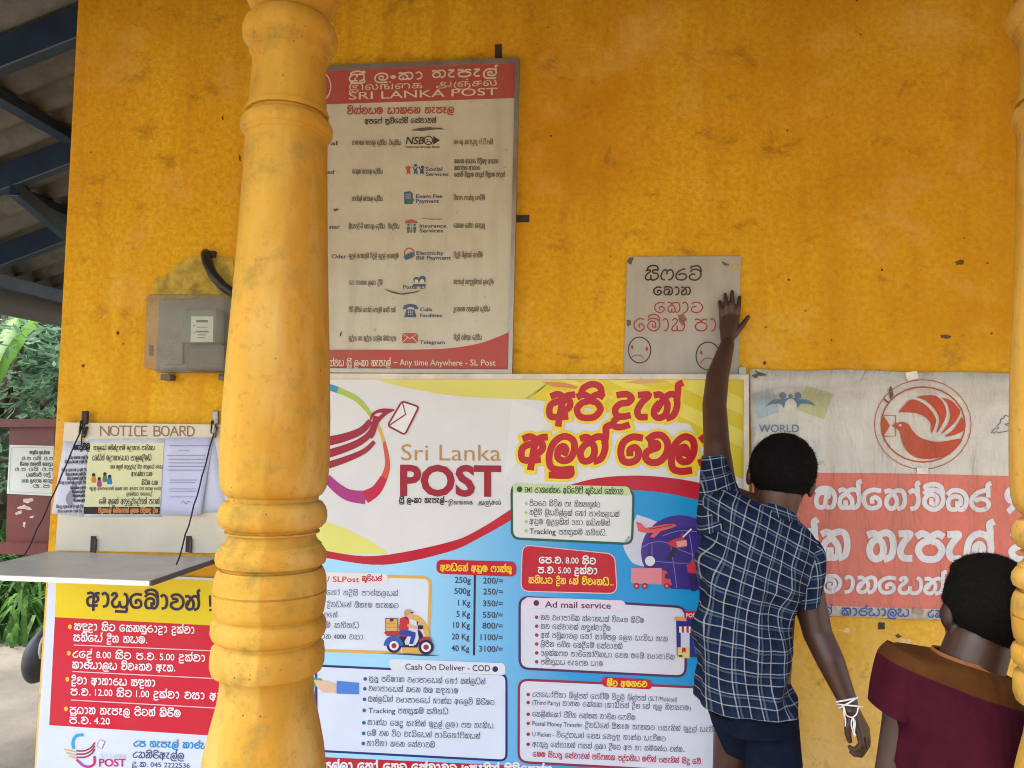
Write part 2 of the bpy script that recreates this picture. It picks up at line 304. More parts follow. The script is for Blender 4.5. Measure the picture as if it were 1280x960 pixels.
LAY = .0006
class Art:
    """print on a flat sheet: shapes given by where they stand on the sheet, laid on it in thin layers"""
    def __init__(s, y, finish='vinyl'): s.y, s.fin, s.V, s.F, s.MI, s.M, s.n = y, finish, [], [], [], {}, 0
    def mi(s, c): return s.M.setdefault(c, len(s.M))
    def pt(s, p, lay): return P(p[0], p[1], s.y - lay * LAY)
    def poly(s, pts, c, lay=1):
        b = len(s.V); s.V += [s.pt(p, lay) for p in pts]; m = s.mi(c)
        for t in tessellate_polygon([[Vector((p[0], p[1], 0)) for p in pts]]):
            a, d, e = [pts[i] for i in t]
            cr = (d[0] - a[0]) * (e[1] - a[1]) - (d[1] - a[1]) * (e[0] - a[0])
            s.F.append(tuple(b + i for i in (t if cr < 0 else t[::-1]))); s.MI.append(m)
    def ribbon(s, pts, w, c, lay=1, closed=False, ext=.3):
        """stroke of width w through pixel points; climbs a few microns so it never lies in its own plane"""
        q = [p for i, p in enumerate(pts) if i == 0 or abs(p[0] - pts[i - 1][0]) + abs(p[1] - pts[i - 1][1]) > 1e-4]
        if len(q) < 2: return
        n = len(q); L, Rr = [], []
        for i in range(n):
            a, b = q[max(i - 1, 0)], q[min(i + 1, n - 1)]
            if closed and i in (0, n - 1): a, b = q[-2], q[1]
            dx, dy = b[0] - a[0], b[1] - a[1]; l = math.hypot(dx, dy) or 1; dx /= l; dy /= l
            e = 0 if closed else (-ext * w if i == 0 else ext * w if i == n - 1 else 0)
            x, y = q[i][0] + dx * e, q[i][1] + dy * e
            L.append((x - dy * w / 2, y + dx * w / 2)); Rr.append((x + dy * w / 2, y - dx * w / 2))
        s.n += 1; b0 = len(s.V); m = s.mi(c); ph = (s.n % 7) * .04
        for i in range(n):
            l = lay + ph + .12 * i / n
            s.V += [s.pt(L[i], l), s.pt(Rr[i], l)]
        for i in range(n - 1):
            k = b0 + 2 * i; s.F.append((k, k + 2, k + 3, k + 1)); s.MI.append(m)
    def line(s, pts, w, c, lay=1, smooth=True, closed=False):
        s.ribbon(catmull(pts, 6) if smooth else pts, w, c, lay, closed)
    def circle(s, x, y, r, c, lay=1, w=None, ry=None, n=28):
        pts = [(x + r * math.cos(a), y + (ry or r) * math.sin(a)) for a in [2 * math.pi * k / n for k in range(n)]]
        if w: s.ribbon(pts + pts[:1], w, c, lay, True)
        else: s.poly(pts, c, lay)
    def rbox(s, q, r, c, lay=1, border=None, bw=2, seg=5):
        """quad q (tl, tr, br, bl) with rounded corners"""
        o = []
        for i in range(4):
            p, a, b = Vector(q[i]), Vector(q[i - 1]), Vector(q[(i + 1) % 4])
            p0 = p + (a - p).normalized() * r; p1 = p + (b - p).normalized() * r
            for k in range(seg + 1):
                t = k / seg; v = p0 * (1 - t) ** 2 + p * 2 * t * (1 - t) + p1 * t * t; o.append((v.x, v.y))
        if c: s.poly(o, c, lay)
        if border: s.ribbon(o + o[:1], bw, border, lay + 1, True)
        return o
    def sin(s, txt, x0, x1, y, h, c, w=.16, lay=3, slope=0., ital=0., wob=0., halo=None):
        """Sinhala text fitted between x0 and x1, baseline y at x0, letter height h px; w stroke as share of h"""
        st, wd = shape(txt); kx = (x1 - x0) / wd; k = h / 10
        for q in st:
            q = catmull(q, 4 if h < 12 else 7)
            pts = []
            for a, b in q:
                x = x0 + a * kx + b * k * ital
                yy = y - b * k + (x - x0) * slope
                if wob: x += wob * noise.noise((a * .3, b * .3, 1.7)); yy += wob * noise.noise((a * .3, b * .3, 9.1))
                pts.append((x, yy))
            if halo: s.ribbon(pts, h * w + halo[1], halo[0], lay - 1.2, ext=.5)
            s.ribbon(pts, h * w, c, lay)
    def lat(s, txt, x0, x1, y, h, c, bold=0., lay=3, slope=0., ital=0.):
        """Latin text fitted between x0 and x1; h is the capital height in px"""
        V, F, wd = latin(txt, bold); kx = (x1 - x0) / wd; k = h / .70
        b = len(s.V); m = s.mi(c)
        for a, e in V:
            x = x0 + a * kx + e * k * ital; s.V.append(s.pt((x, y - e * k + (x - x0) * slope), lay))
        for f in F: s.F.append(tuple(b + i for i in f)); s.MI.append(m)
    def mix(s, txt, x0, x1, y, h, c, w=.14, lay=3, slope=0., bold=0.):
        """one line that mixes both scripts: runs are fitted one after the other"""
        runs, cur, kind = [], '', None
        for ch in txt:
            kd = kind if ch == ' ' else ('l' if ord(ch) < 128 else 's')
            if kd != kind and cur.strip(): runs.append((kind, cur)); cur = ''
            kind = kd; cur += ch
        runs.append((kind, cur))
        wid = []
        for kd, t in runs:
            lead = .65 if t.endswith(' ') else .2
            wid.append((shape(t.strip())[1] / 10 if kd == 's' else latin(t.strip(), bold)[2] / .70 * .92, lead))
        tot = sum(a + b for a, b in wid) - wid[-1][1]; k = (x1 - x0) / tot; x = x0
        for (kd, t), (a, b) in zip(runs, wid):
            yy = y + (x - x0) * slope
            if kd == 's': s.sin(t.strip(), x, x + a * k, yy, h, c, w, lay, slope)
            else: s.lat(t.strip(), x, x + a * k, yy, h * 1.08, c, bold, lay, slope)
            x += (a + b) * k
    def build(s, name, parent):
        mats = [ink(c, s.fin) for c in s.M]
        return mesh(name, s.V, s.F, mats, parent, mi=s.MI)
def sheet(name, q, y, thick, mat, parent=None, sub=None):
    """flat panel: quad q (tl,tr,br,bl photo positions) standing on plane y, thick metres towards the viewer"""
    f = [P(*p, y - thick) for p in q]; b = [v + Vector((0, thick, 0)) for v in f]
    return mesh(name, f + b, [(3, 2, 1, 0), (4, 5, 6, 7), (0, 1, 5, 4), (1, 2, 6, 5), (2, 3, 7, 6), (3, 0, 4, 7)], mat, parent)
def frame_strip(name, q, y, thick, wpx, mat, parent, sides=(0, 1, 2, 3)):
    bm = bmesh.new()
    cx = sum(p[0] for p in q) / 4; cy = sum(p[1] for p in q) / 4
    for i in sides:
        a, b = q[i], q[(i + 1) % 4]
        dx, dy = b[0] - a[0], b[1] - a[1]; l = math.hypot(dx, dy); nx, ny = -dy / l * wpx, dx / l * wpx
        if (cx - a[0]) * nx + (cy - a[1]) * ny < 0: nx, ny = -nx, -ny
        e = (dx / l * wpx, dy / l * wpx) if i % 2 else (0, 0)
        pts = [(a[0] + e[0], a[1] + e[1]), (b[0] - e[0], b[1] - e[1]), (b[0] - e[0] + nx, b[1] - e[1] + ny), (a[0] + e[0] + nx, a[1] + e[1] + ny)]
        f = [bm.verts.new(P(*p, y - thick)) for p in pts]; g = [bm.verts.new(v.co + Vector((0, thick, 0))) for v in f]
        for fc in ((0, 1, 2, 3), (4, 5, 6, 7)): bm.faces.new([(f + g)[k] for k in fc])
        for k in range(4): bm.faces.new((f[k], f[(k + 1) % 4], g[(k + 1) % 4], g[k]))
    bmesh.ops.recalc_face_normals(bm, faces=bm.faces)
    return bmobj(name, bm, mat, parent)
# ------------------------------------------------------------------ ground
def gmat(name, a, b, sc1, bk, rough=.9):
    m, nt, bs = newmat(name, rough, .3); v = wcoords(nt)
    f = noisef(nt, sc1, 8, .65, v); g = noisef(nt, sc1 * 9, 4, .7, v)
    c = mixc(nt, ramp(nt, f, .35, .65), a, b); c = mixc(nt, ramp(nt, g, .55, .75, 0, .35), c, tuple(x * .5 for x in a))
    nt.links.new(c, bs.inputs['Base Color']); bump(nt, bs, g, bk, .01); return m
M_earth = gmat('bare_earth', (.30, .22, .15), (.38, .31, .22), .8, .5)
M_conc = gmat('worn_concrete', (.30, .28, .24), (.46, .42, .36), 1.6, .35, .8)
def plane(name, x0, x1, y0, y1, z, mat):
    return tag(mesh(name, [(x0, y0, z), (x1, y0, z), (x1, y1, z), (x0, y1, z)], [(0, 1, 2, 3)], mat), kind='structure')
plane('ground', -250, 250, -250, 250, -.12, M_earth)
tag(box('veranda_floor', (0, -.55, -.06), (9, 1.7, .12), M_conc), kind='structure')
tag(box('path', (-3.4, 2.6, -.07), (3.6, 4.6, .13), gmat('damp_concrete', (.13, .125, .105), (.24, .22, .19), 1.6, .35, .8)), kind='structure')

# ------------------------------------------------------------------ wall
def wall_mat(name):
    m, nt, b = newmat(name, .72, .1); v = wcoords(nt)
    big = noisef(nt, 1.1, 4, .55, wcoords(nt, (1, 1, .55)), .6)
    mid = noisef(nt, 5, 6, .65, v); fine = noisef(nt, 60, 5, .7, v)
    brush = noisef(nt, 26, 4, .6, wcoords(nt, (1, 1, .35)))
    c = mixc(nt, ramp(nt, big, .34, .66), (.54, .245, .009), (.76, .455, .022))
    c = mixc(nt, ramp(nt, mid, .42, .72, 0, .55), c, (.70, .42, .030))
    c = mixc(nt, ramp(nt, fine, .40, .66, 0, .65), c, (.46, .21, .008))
    st = noisef(nt, 3.2, 5, .6, wcoords(nt, (3.4, 1, .28)))                       # rain streaks and re-painted strips
    c = mixc(nt, ramp(nt, st, .50, .66, 0, .5), c, (.52, .22, .010))
    pale = noisef(nt, 2.4, 7, .7, wcoords(nt, (1, 1, 1.3)))
    c = mixc(nt, ramp(nt, pale, .54, .70, 0, .6), c, (.70, .43, .11))
    # foot of the wall: brighter low light painted in as paler colour, plus scuffs and dust
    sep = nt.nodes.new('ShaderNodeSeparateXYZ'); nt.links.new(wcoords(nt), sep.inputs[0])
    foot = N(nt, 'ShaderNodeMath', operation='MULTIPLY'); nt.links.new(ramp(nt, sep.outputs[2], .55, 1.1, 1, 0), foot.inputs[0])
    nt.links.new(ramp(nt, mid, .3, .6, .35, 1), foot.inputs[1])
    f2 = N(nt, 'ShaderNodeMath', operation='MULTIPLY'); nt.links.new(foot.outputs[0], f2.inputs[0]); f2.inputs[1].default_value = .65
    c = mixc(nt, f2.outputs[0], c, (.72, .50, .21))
    # specks and chips
    vor = N(nt, 'ShaderNodeTexVoronoi', Scale=14.); nt.links.new(v, vor.inputs['Vector'])
    n2 = noisef(nt, 90, 3, .7, v); ad = N(nt, 'ShaderNodeMath', operation='MULTIPLY_ADD'); nt.links.new(n2, ad.inputs[0]); ad.inputs[1].default_value = .16; nt.links.new(vor.outputs['Distance'], ad.inputs[2])
    sparse = noisef(nt, 2.0, 2, .5, v); k = N(nt, 'ShaderNodeMath', operation='MULTIPLY'); nt.links.new(ramp(nt, ad.outputs[0], .10, .145, 1, 0), k.inputs[0]); nt.links.new(ramp(nt, sparse, .38, .52), k.inputs[1])
    c = mixc(nt, k.outputs[0], c, (.07, .035, .012))
    sm = noisef(nt, 7.5, 8, .72, wcoords(nt, (1, 1, 1.4)), .4)
    c = mixc(nt, ramp(nt, sm, .565, .70, 0, .75), c, (.26, .12, .018))
    nt.links.new(c, b.inputs['Base Color'])
    mh = N(nt, 'ShaderNodeMath', operation='ADD'); nt.links.new(brush, mh.inputs[0]); nt.links.new(fine, mh.inputs[1])
    bump(nt, b, mh.outputs[0], .5, .007)
    return m
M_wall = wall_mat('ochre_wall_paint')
xl = [P(98, 0, 0).x, P(72, 500, 0).x, P(43, 960, 0).x]
wx = sum(xl) / 3
WT = 3.9
def xw(z):   # the wall's left edge leans a little, as built
    zs = [P(98, 0, 0).z, P(72, 500, 0).z, P(43, 960, 0).z]
    return float(np.interp(z, zs[::-1], xl[::-1]))
V, F = [], []
zz = [-.1, .45, .9, 1.5, 2.2, 2.9, WT]
for z in zz: V += [(xw(z), 0, z), (3.2, 0, z), (3.2, 3, z), (xw(z), 3, z)]
for i in range(len(zz) - 1):
    for k in range(4): F.append((4 * i + k, 4 * i + (k + 1) % 4, 4 * i + 4 + (k + 1) % 4, 4 * i + 4 + k))
F += [(3, 2, 1, 0), tuple(4 * (len(zz) - 1) + k for k in range(4))]
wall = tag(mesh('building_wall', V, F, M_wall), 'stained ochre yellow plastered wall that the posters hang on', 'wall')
M_plaster = plain('bare_plaster', (.46, .33, .055), .9, .45, 26, .8)
def decal(name, pts, y, mat, parent, thick=.004, jag=0):
    """irregular low slab from an outline"""
    if jag:
        q = []
        for i, p in enumerate(pts):
            n = pts[(i + 1) % len(pts)]
            for t in (0, .33, .66):
                x, yy = p[0] * (1 - t) + n[0] * t, p[1] * (1 - t) + n[1] * t
                q.append((x + jag * random.uniform(-1, 1), yy + jag * random.uniform(-1, 1)))
        pts = q
    f = [P(*p, y - thick) for p in pts]; b = [v + Vector((0, thick, 0)) for v in f]; n = len(f)
    F = [t for t in tessellate_polygon([[Vector((p[0], -p[1], 0)) for p in pts]])] + [(k, (k + 1) % n, n + (k + 1) % n, n + k) for k in range(n)]
    bm = bmesh.new(); vs = [bm.verts.new(v) for v in f + b]
    for t in F:
        try: bm.faces.new([vs[i] for i in t])
        except ValueError: pass
    bmesh.ops.recalc_face_normals(bm, faces=bm.faces)
    return bmobj(name, bm, mat, parent)
decal('plaster_patch', [(193, 350), (206, 346), (214, 340), (222, 330), (236, 323), (250, 318), (262, 316), (275, 320), (289, 322), (293, 334), (293, 374), (192, 374)], 0, M_plaster, wall, .004, 1.2)
M_chip = plain('chipped_plaster', (.10, .055, .025), .95, .4, 60)
for pts in ([(1190, 327), (1200, 322), (1209, 324), (1207, 332), (1194, 334)], [(1172, 418), (1184, 416), (1194, 420), (1186, 426), (1174, 424)],
            [(952, 452), (957, 449), (960, 455), (955, 459)], [(1116, 793), (1124, 790), (1130, 796), (1121, 800)], [(143, 415), (148, 411), (151, 417), (147, 421)], [(100, 455), (106, 453), (107, 459), (102, 461)],
            [(275, 145), (279, 142), (281, 152), (278, 151)], [(297, 190), (301, 192), (302, 204), (298, 203)], [(1100, 335), (1104, 334), (1105, 340), (1101, 340)], [(1233, 327), (1236, 326), (1236, 331), (1233, 331)]):
    cx, cy = sum(p[0] for p in pts) / len(pts), sum(p[1] for p in pts) / len(pts)
    decal('plaster_chip', [(cx + (x - cx) * .62, cy + (y - cy) * .55) for x, y in pts], 0, M_chip, wall, .0012, .5)
M_pale = plain('worn_limewash', (.62, .43, .18), .9, .35, 60)
for pts in ([(1110, 795), (1118, 799), (1136, 797), (1148, 800), (1140, 806), (1122, 806)], [(1042, 789), (1060, 783), (1075, 788), (1060, 793)], [(1036, 871), (1044, 868), (1044, 874)], [(250, 695), (262, 690), (266, 712), (254, 715)]):
    cx, cy = sum(p[0] for p in pts) / len(pts), sum(p[1] for p in pts) / len(pts)
    decal('limewash_mark', [(cx + (x - cx) * .7, cy + (y - cy) * .6) for x, y in pts], 0, M_pale, wall, .001, .9)

# ------------------------------------------------------------------ roof
S_R = .36; XE = -3.62; ZE = 2.455; RX = .9
def rz(x): return ZE + S_R * (min(x, 2 * RX - x) - XE)
M_asb = gmat('weathered_asbestos', (.075, .075, .072), (.14, .14, .13), 5, .3, .9)
V, F = [], []
ys = np.linspace(-1.75, 6.2, 440); xs = [XE - .12, -2.4, -1.7, -1, 0, RX, 1.8, 2.9, 4.4]
for yy in ys:
    for x in xs: V.append((x, yy, rz(x) + .026 * math.sin(2 * math.pi * yy / .175)))
nx = len(xs)
for j in range(len(ys) - 1):
    for i in range(nx - 1):
        a = j * nx + i; F.append((a, a + 1, a + 1 + nx, a + nx))
roof = empty('veranda_roof', (0, 0, 2.9), 'grey corrugated sheet roof on dark blue timbers above the ochre wall', 'roof')
sh = mesh('roof_sheet', V, F, M_asb, roof, True)
sm_ = sh.modifiers.new('solid', 'SOLIDIFY'); sm_.thickness = .008
M_blue = plain('dark_blue_paint', (.012, .028, .062), .45, .3, 9)
def ray_roof(px, py, dz):   # where the line of sight meets the roof's left slope, lowered by dz
    d = ROT @ Vector(((px - 640) / FPX, -(py - 480) / FPX, -1))
    t = (ZE - dz + S_R * (CAM.x - XE) - CAM.z) / (d.z - S_R * d.x); return CAM + d * t
def beam(name, a, b, wd, ht, mat, parent):
    a, b = Vector(a), Vector(b); dr = (b - a).normalized(); side = dr.cross(Vector((0, 0, 1))).normalized(); up = side.cross(dr)
    bm = bmesh.new(); m = Matrix((dr, side, up)).transposed().to_4x4(); m.translation = (a + b) / 2
    r = bmesh.ops.create_cube(bm, size=1, matrix=m @ Matrix.Diagonal(((b - a).length, wd, ht, 1)))
    bmesh.ops.bevel(bm, geom=list(bm.edges), offset=.004, segments=1, affect='EDGES')
    return bmobj(name, bm, mat, parent)
for py, wd in ((72, .10), (226, .09), (322, .10)):
    yy = ray_roof(2, py, .12).y
    beam('rafter', (XE + .06, yy, rz(XE + .06) - .115), (xw(2.5) - .01, yy, rz(xw(2.5) - .01) - .115), wd * .55, .12, M_blue, roof)
for px, py in ((40, 142), (6, 232)):
    q = ray_roof(px, py, .05); beam('purlin', (q.x, -1.7, rz(q.x) - .058), (q.x, 6.1, rz(q.x) - .058), .07, .05, M_blue, roof)
a, b = ray_roof(18, 236, .2), ray_roof(84, 292, .26)
beam('brace', a, b, .05, .07, M_blue, roof)
M_fascia = plain('grey_fascia_paint', (.10, .105, .11), .6, .2, 8)
box('fascia', (XE - .10, 2.2, ZE - .16), (.03, 8, .20), M_fascia, roof)
beam('eave_plate', (XE + .05, -1.7, ZE - .09), (XE + .05, 6.1, ZE - .09), .07, .09, M_blue, roof)
box('verge_shade_board', (.9, -1.78, 2.72), (7.4, .03, .62), M_fascia, roof)  # added out of view to keep sky light off the upper wall
box('gable_shade_panel', (.9, -1.5, 3.35), (4.9, .03, .75), M_fascia, roof)  # unseen blocker, added to close the open gable and darken the wall top
tag(box('veranda_beam', (.6, -1.0, 2.70), (5.6, .16, .22), M_wall, bevel=.006), 'ochre beam resting on the turned yellow columns', 'beam')

# ------------------------------------------------------------------ turned columns
PROF = [(-40, 53), (0, 55), (8, 53), (15, 49), (22, 45.5), (25, 41.5), (28, 41), (29, 49), (36, 55), (45, 58), (54, 57), (60, 53), (61, 51), (66, 48.8), (71, 48.5), (72, 46.8), (78, 44.8), (84, 44.5), (110, 45.5), (132, 46.8),
        (138.5, 47), (139, 49.2), (142, 50), (145.5, 49.6), (146, 46), (149, 45.4), (150, 49), (153, 52.6), (158, 55.2), (165, 55.6), (169, 53.6), (170, 51.8), (174, 51), (175, 49.8), (180, 49.6), (200, 50), (225, 51), (300, 54), (380, 58), (451, 62.2), (520, 65), (575, 66.2), (598, 65.3), (610, 63), (617, 59),
        (620, 54.5), (625, 54.2), (627, 59), (632, 63), (639, 65.4), (646, 66), (653, 64.5), (658, 60), (660, 55), (662, 54.6), (663, 57.2), (665, 57.2), (666, 53), (671, 53), (676, 56), (679, 60), (682, 60.5), (684, 62.5), (690, 66.3), (697, 67.2), (703, 65.5), (706.5, 59), (708.5, 59), (709, 62), (714, 65), (722, 67.4),
        (735.6, 68.2), (736.4, 66.4), (737.6, 66.4), (738.4, 68.2), (755, 67.4), (765, 66), (768, 63), (770, 63), (774, 67.5), (779, 69.4), (787, 69.6), (793, 67.5), (797, 62), (800, 62), (806, 67.4), (815, 68.6), (828, 68.8), (836, 66.4), (839, 57.6), (846, 56), (862, 57),
        (880, 60), (908, 66.5), (936, 72.3), (965, 76), (1000, 76), (1010, 80), (1060, 82), (1070, 78), (1100, 78)]
Y_C = -1.0
def col_mat():
    m, nt, b = newmat('yellow_column_paint', .66, .14); v = wcoords(nt)
    big = noisef(nt, 5, 4, .6, wcoords(nt, (1.2, 1.2, .22)), .5)
    c = mixc(nt, ramp(nt, big, .38, .62), (.38, .195, .017), (.49, .295, .042))
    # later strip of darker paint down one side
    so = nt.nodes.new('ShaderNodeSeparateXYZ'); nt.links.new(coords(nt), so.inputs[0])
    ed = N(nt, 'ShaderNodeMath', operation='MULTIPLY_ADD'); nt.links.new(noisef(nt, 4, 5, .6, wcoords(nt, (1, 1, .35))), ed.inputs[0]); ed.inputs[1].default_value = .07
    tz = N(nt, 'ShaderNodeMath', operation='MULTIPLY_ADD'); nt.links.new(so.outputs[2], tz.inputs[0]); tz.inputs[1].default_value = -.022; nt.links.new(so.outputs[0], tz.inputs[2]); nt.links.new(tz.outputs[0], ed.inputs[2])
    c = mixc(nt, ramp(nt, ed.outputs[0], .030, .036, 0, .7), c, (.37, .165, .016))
    mid = noisef(nt, 14, 6, .7, wcoords(nt, (1, 1, .5)))
    c = mixc(nt, ramp(nt, mid, .5, .75, 0, .6), c, (.52, .24, .025))
    pale = noisef(nt, 7, 5, .6, wcoords(nt, (1, 1, .3)), .3)
    c = mixc(nt, ramp(nt, pale, .46, .74, 0, .5), c, (.58, .43, .18))
    gr = noisef(nt, 55, 5, .75, v); c = mixc(nt, ramp(nt, gr, .56, .70, 0, .6), c, (.24, .13, .03))
    gr2 = noisef(nt, 11, 8, .75, v); c = mixc(nt, ramp(nt, gr2, .53, .68, 0, .65), c, (.20, .14, .03))
    vor = N(nt, 'ShaderNodeTexVoronoi', Scale=46.); nt.links.new(v, vor.inputs['Vector'])
    sp = noisef(nt, 6, 2, .5, v); k = N(nt, 'ShaderNodeMath', operation='MULTIPLY'); nt.links.new(ramp(nt, vor.outputs['Distance'], .06, .11, .75, 0), k.inputs[0]); nt.links.new(ramp(nt, sp, .50, .60), k.inputs[1])
    c = mixc(nt, k.outputs[0], c, (.06, .035, .012))
    nt.links.new(c, b.inputs['Base Color'])
    h = noisef(nt, 30, 5, .6, v); bump(nt, b, h, .35, .008); return m
M_col = col_mat()
def column_mesh(base_px):
    """turned shaft: profile read off the photographed column, about its own upright axis"""
    prof = []
    for py, hw in PROF:
        ax = 365 - .0364 * py
        p = P(ax, py, Y_C); d = (ROT.inverted() @ (p - CAM)).z * -1
        prof.append((p.z, hw * d / FPX))
    zs = np.array([p[0] for p in prof]); rs = np.array([p[1] for p in prof])
    return zs, rs
zs, rs = column_mesh(0)
zs[-1] = 0.0; k_ = [i for i in range(len(zs)) if zs[i] > 0.004 or i == len(zs) - 1]; zs = zs[k_]; rs = rs[k_]
zs = np.concatenate([[2.59], zs]); rs = np.concatenate([[rs[0] * 1.05], rs])
zf, rf = [], []
for i in range(len(zs) - 1):
    n = max(1, int(abs(zs[i] - zs[i + 1]) / .008))
    for k in range(n): zf.append(zs[i] + (zs[i + 1] - zs[i]) * k / n); rf.append(rs[i] + (rs[i + 1] - rs[i]) * k / n)
zf.append(zs[-1]); rf.append(rs[-1])
top, bot = P(365, 0, Y_C), P(331, 936, Y_C)
NS = 72
def make_column(name, base, tilt, label):
    V, F = [], []
    for z, r in zip(zf, rf):
        for k in range(NS):
            a = 2 * math.pi * k / NS; rr = r * (1 + .006 * noise.noise((math.cos(a) * 2 + base[0], math.sin(a) * 2, z * 6)))
            V.append((math.cos(a) * rr + tilt * z, math.sin(a) * rr, z))
    for j in range(len(zf) - 1):
        for k in range(NS):
            a = j * NS + k; b = j * NS + (k + 1) % NS; F.append((a, b, b + NS, a + NS))
    F += [tuple(range(NS)), tuple((len(zf) - 1) * NS + k for k in range(NS))[::-1]]
    bm = bmesh.new(); vs = [bm.verts.new(v) for v in V]
    for f in F: bm.faces.new([vs[i] for i in f])
    bmesh.ops.recalc_face_normals(bm, faces=bm.faces)
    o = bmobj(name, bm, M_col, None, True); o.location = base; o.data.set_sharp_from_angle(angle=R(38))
    return tag(o, label, 'column', 'turned veranda columns')
tl = (top.x - bot.x) / (top.z - bot.z)
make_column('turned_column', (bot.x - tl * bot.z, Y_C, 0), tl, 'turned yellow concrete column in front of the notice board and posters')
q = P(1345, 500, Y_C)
make_column('turned_column', (q.x, Y_C, 0), 0.0, 'turned yellow column with only its left edge in the frame, beside the boy in maroon')

# ------------------------------------------------------------------ upper service board
M_alu = plain('dull_aluminium', (.33, .31, .27), .4, .15, 20, 0, .6)
M_rust = plain('rusty_iron', (.035, .022, .018), .75, .4, 60, .3)
B1 = [(330, 85.5), (649.5, 71.5), (640, 467), (330, 465)]
board = sheet('service_board', B1, -.002, .014, ink((204, 202, 182), 'old'))
tag(board, 'weathered cream and red service list board hung high on the ochre wall', 'sign board')
yb = -.016
A = Art(yb, 'old')
RED, CR, BLU, BK, TEAL = (178, 52, 50), (226, 214, 188), (34, 56, 120), (40, 34, 34), (20, 110, 110)
A.poly([(332, 88), (644, 74.2), (643.2, 122.6), (332, 133)], RED, 1)
A.circle(391, 108, 22.5, CR, 2, 1.6)
for dx in (-12, -6, 0, 6, 12): A.line([(391, 126), (391 + dx * .9, 112), (391 + dx * 1.3, 96)], 1.4, CR, 2)
A.poly([(332, 437)] + catmull([(412, 437), (470, 437), (520, 437), (565, 435), (600, 429), (625, 420), (638.8, 413.5)], 4) + [(638.2, 463.5), (332, 461.5)], RED, 1)
T = Art(yb, 'old')
s1 = -.032
T.sin('ශ්‍රී', 436, 456, 101.5, 8.5, CR, .24, 3, s1); T.sin('ලංකා', 468, 529, 100.4, 8.5, CR, .24, 3, s1); T.sin('තැපැල්', 540, 621, 97, 8.8, CR, .24, 3, s1)
T.lat('இலங்ைக', 436, 528, 113, 8.2, CR, .004, 3, s1); T.lat('அஞ்சல்', 545, 621, 109.2, 8.2, CR, .004, 3, s1)
T.lat('SRI LANKA POST', 436, 622, 124.5, 9.2, CR, .006, 3, s1)
T.sin('විශ්වයම යාකරන තැපෑල', 434, 567, 142.5, 7, (176, 52, 50), .22, 3, -.012)
T.sin('අපගේ සුවිශේෂී සේවාවන්', 456, 545, 154.5, 5.2, BK, .2, 3, -.014)
GT = (104, 96, 86)
rows = [(181, 'al', 'සාමාන්‍ය තැපෑල දේශීය / විදේශීය', 501, 'බැංකු කටයුතු ඒ.ටී.එම්', 616), (217, 'ed', 'රැකුණ තැපෑල දේශීය', 478, None, 0), (251, '', 'පාර්සල් තැපෑල දේශීය', 478, 'විභාග ගාස්තු ගෙවීම්', 606),
        (285.5, 'ster', 'ලියාපදිංචි තැපෑල දේශීය / විදේශීය', 499, 'රකෂණ සේවා කටයුතු', 606), (322.5, 'Oder', 'මුදල් ඇණවුම් විදුලි මුදල් ඇණවුම්', 498, 'විදුලි බිල්පත් ගෙවීම්', 603), (356, '', 'රට වාහන ලබා දීම්', 478, 'තැපැල් හැඳුනුම්පත් ලබාදීම', 617),
        (390, '', 'පිරි ලිපිත් පෝස් ගෙවුම් කාඩ් පත්', 494, 'දුරකථන පහසුකම් දේශීය', 612), (425.5, '', 'මුද්දර හා මුද්දර පාලිත නිෂ්පාදන', 495, 'විදුලි පණිවුඩ දේශීය', 602)]
for y, e, a, x1, b, x2 in rows:
    x0 = 440 if y < 260 else 436
    T.sin(a.replace('/', ''), x0, x1, y, 5.0, GT, .14, 3, .004)
    if b: T.sin(b, 567, x2, y - 1, 5.0, GT, .14, 3, .004)
    if e: T.lat(e, {'al': 413, 'ed': 409, 'ster': 411.5, 'Oder': 414.5}[e], {'al': 422, 'ed': 417.5, 'ster': 425, 'Oder': 433}[e], y + .5, 5.2, BLU, .014)
for k, t in enumerate(('මහජන ආධාර පිළිබඳ ආධාර', 'කසාවත ආධාර', 'ගොවි විශ්‍රාම වැටුප් විශ්‍රාම වැටුප්')):
    T.sin(t, 568, (623, 600, 631)[k], 204 + k * 8.4, 4.6, GT, .2)
T.lat('NSB', 507, 529.5, 180, 9, (22, 18, 18), .02, 3, 0, .2); T.lat('National Savings Bank', 507, 550, 184.8, 2.6, (30, 26, 26), .012)
A.circle(535.5, 175.5, 5.2, (22, 18, 18), 2, 1.4); A.circle(534.4, 174.6, 1.1, (22, 18, 18), 2); A.poly([(541.5, 170), (550, 175.4), (541.5, 180.8)], (22, 18, 18), 2)
A.line([(532.6, 178), (536, 176.6), (539, 178.4)], 1, (22, 18, 18), 3)
for t, x0, x1, y in (('Social', 532, 553, 213.5), ('Services', 532, 560.5, 220), ('Exam Fee', 520, 553, 247.5), ('Payment', 520, 549, 253.5), ('Insurance', 524.5, 558, 284.5), ('Services', 524.5, 553.5, 290.5), ('Electricity', 520.5, 554.5, 318.5), ('Bill Payment', 520.5, 563.5, 324.5),
                     ('Postal ID', 504, 531.5, 361), ('Calls', 525, 540, 389), ('Facilities', 525, 552.5, 396.5), ('Telegram', 524.5, 556, 430)):
    T.lat(t, x0, x1, y, 4.6, BLU, .014)
A.circle(510.5, 209, 1.8, (190, 70, 60), 2); A.circle(519.5, 206.6, 1.9, (20, 80, 110), 2); A.circle(528, 208.6, 1.8, BLU, 2)
for x, cc in ((510.5, (190, 70, 60)), (519.5, TEAL), (527.5, BLU)):
    A.line([(x - 3.5, 208.6), (x - 1, 212.5), (x + 2.6, 209)], 1.5, cc, 2); A.poly([(x - 1.8, 211.6), (x + 1.8, 211.6), (x + 2.6, 218.5), (x, 216.2), (x - 2.6, 218.5)], cc, 2)
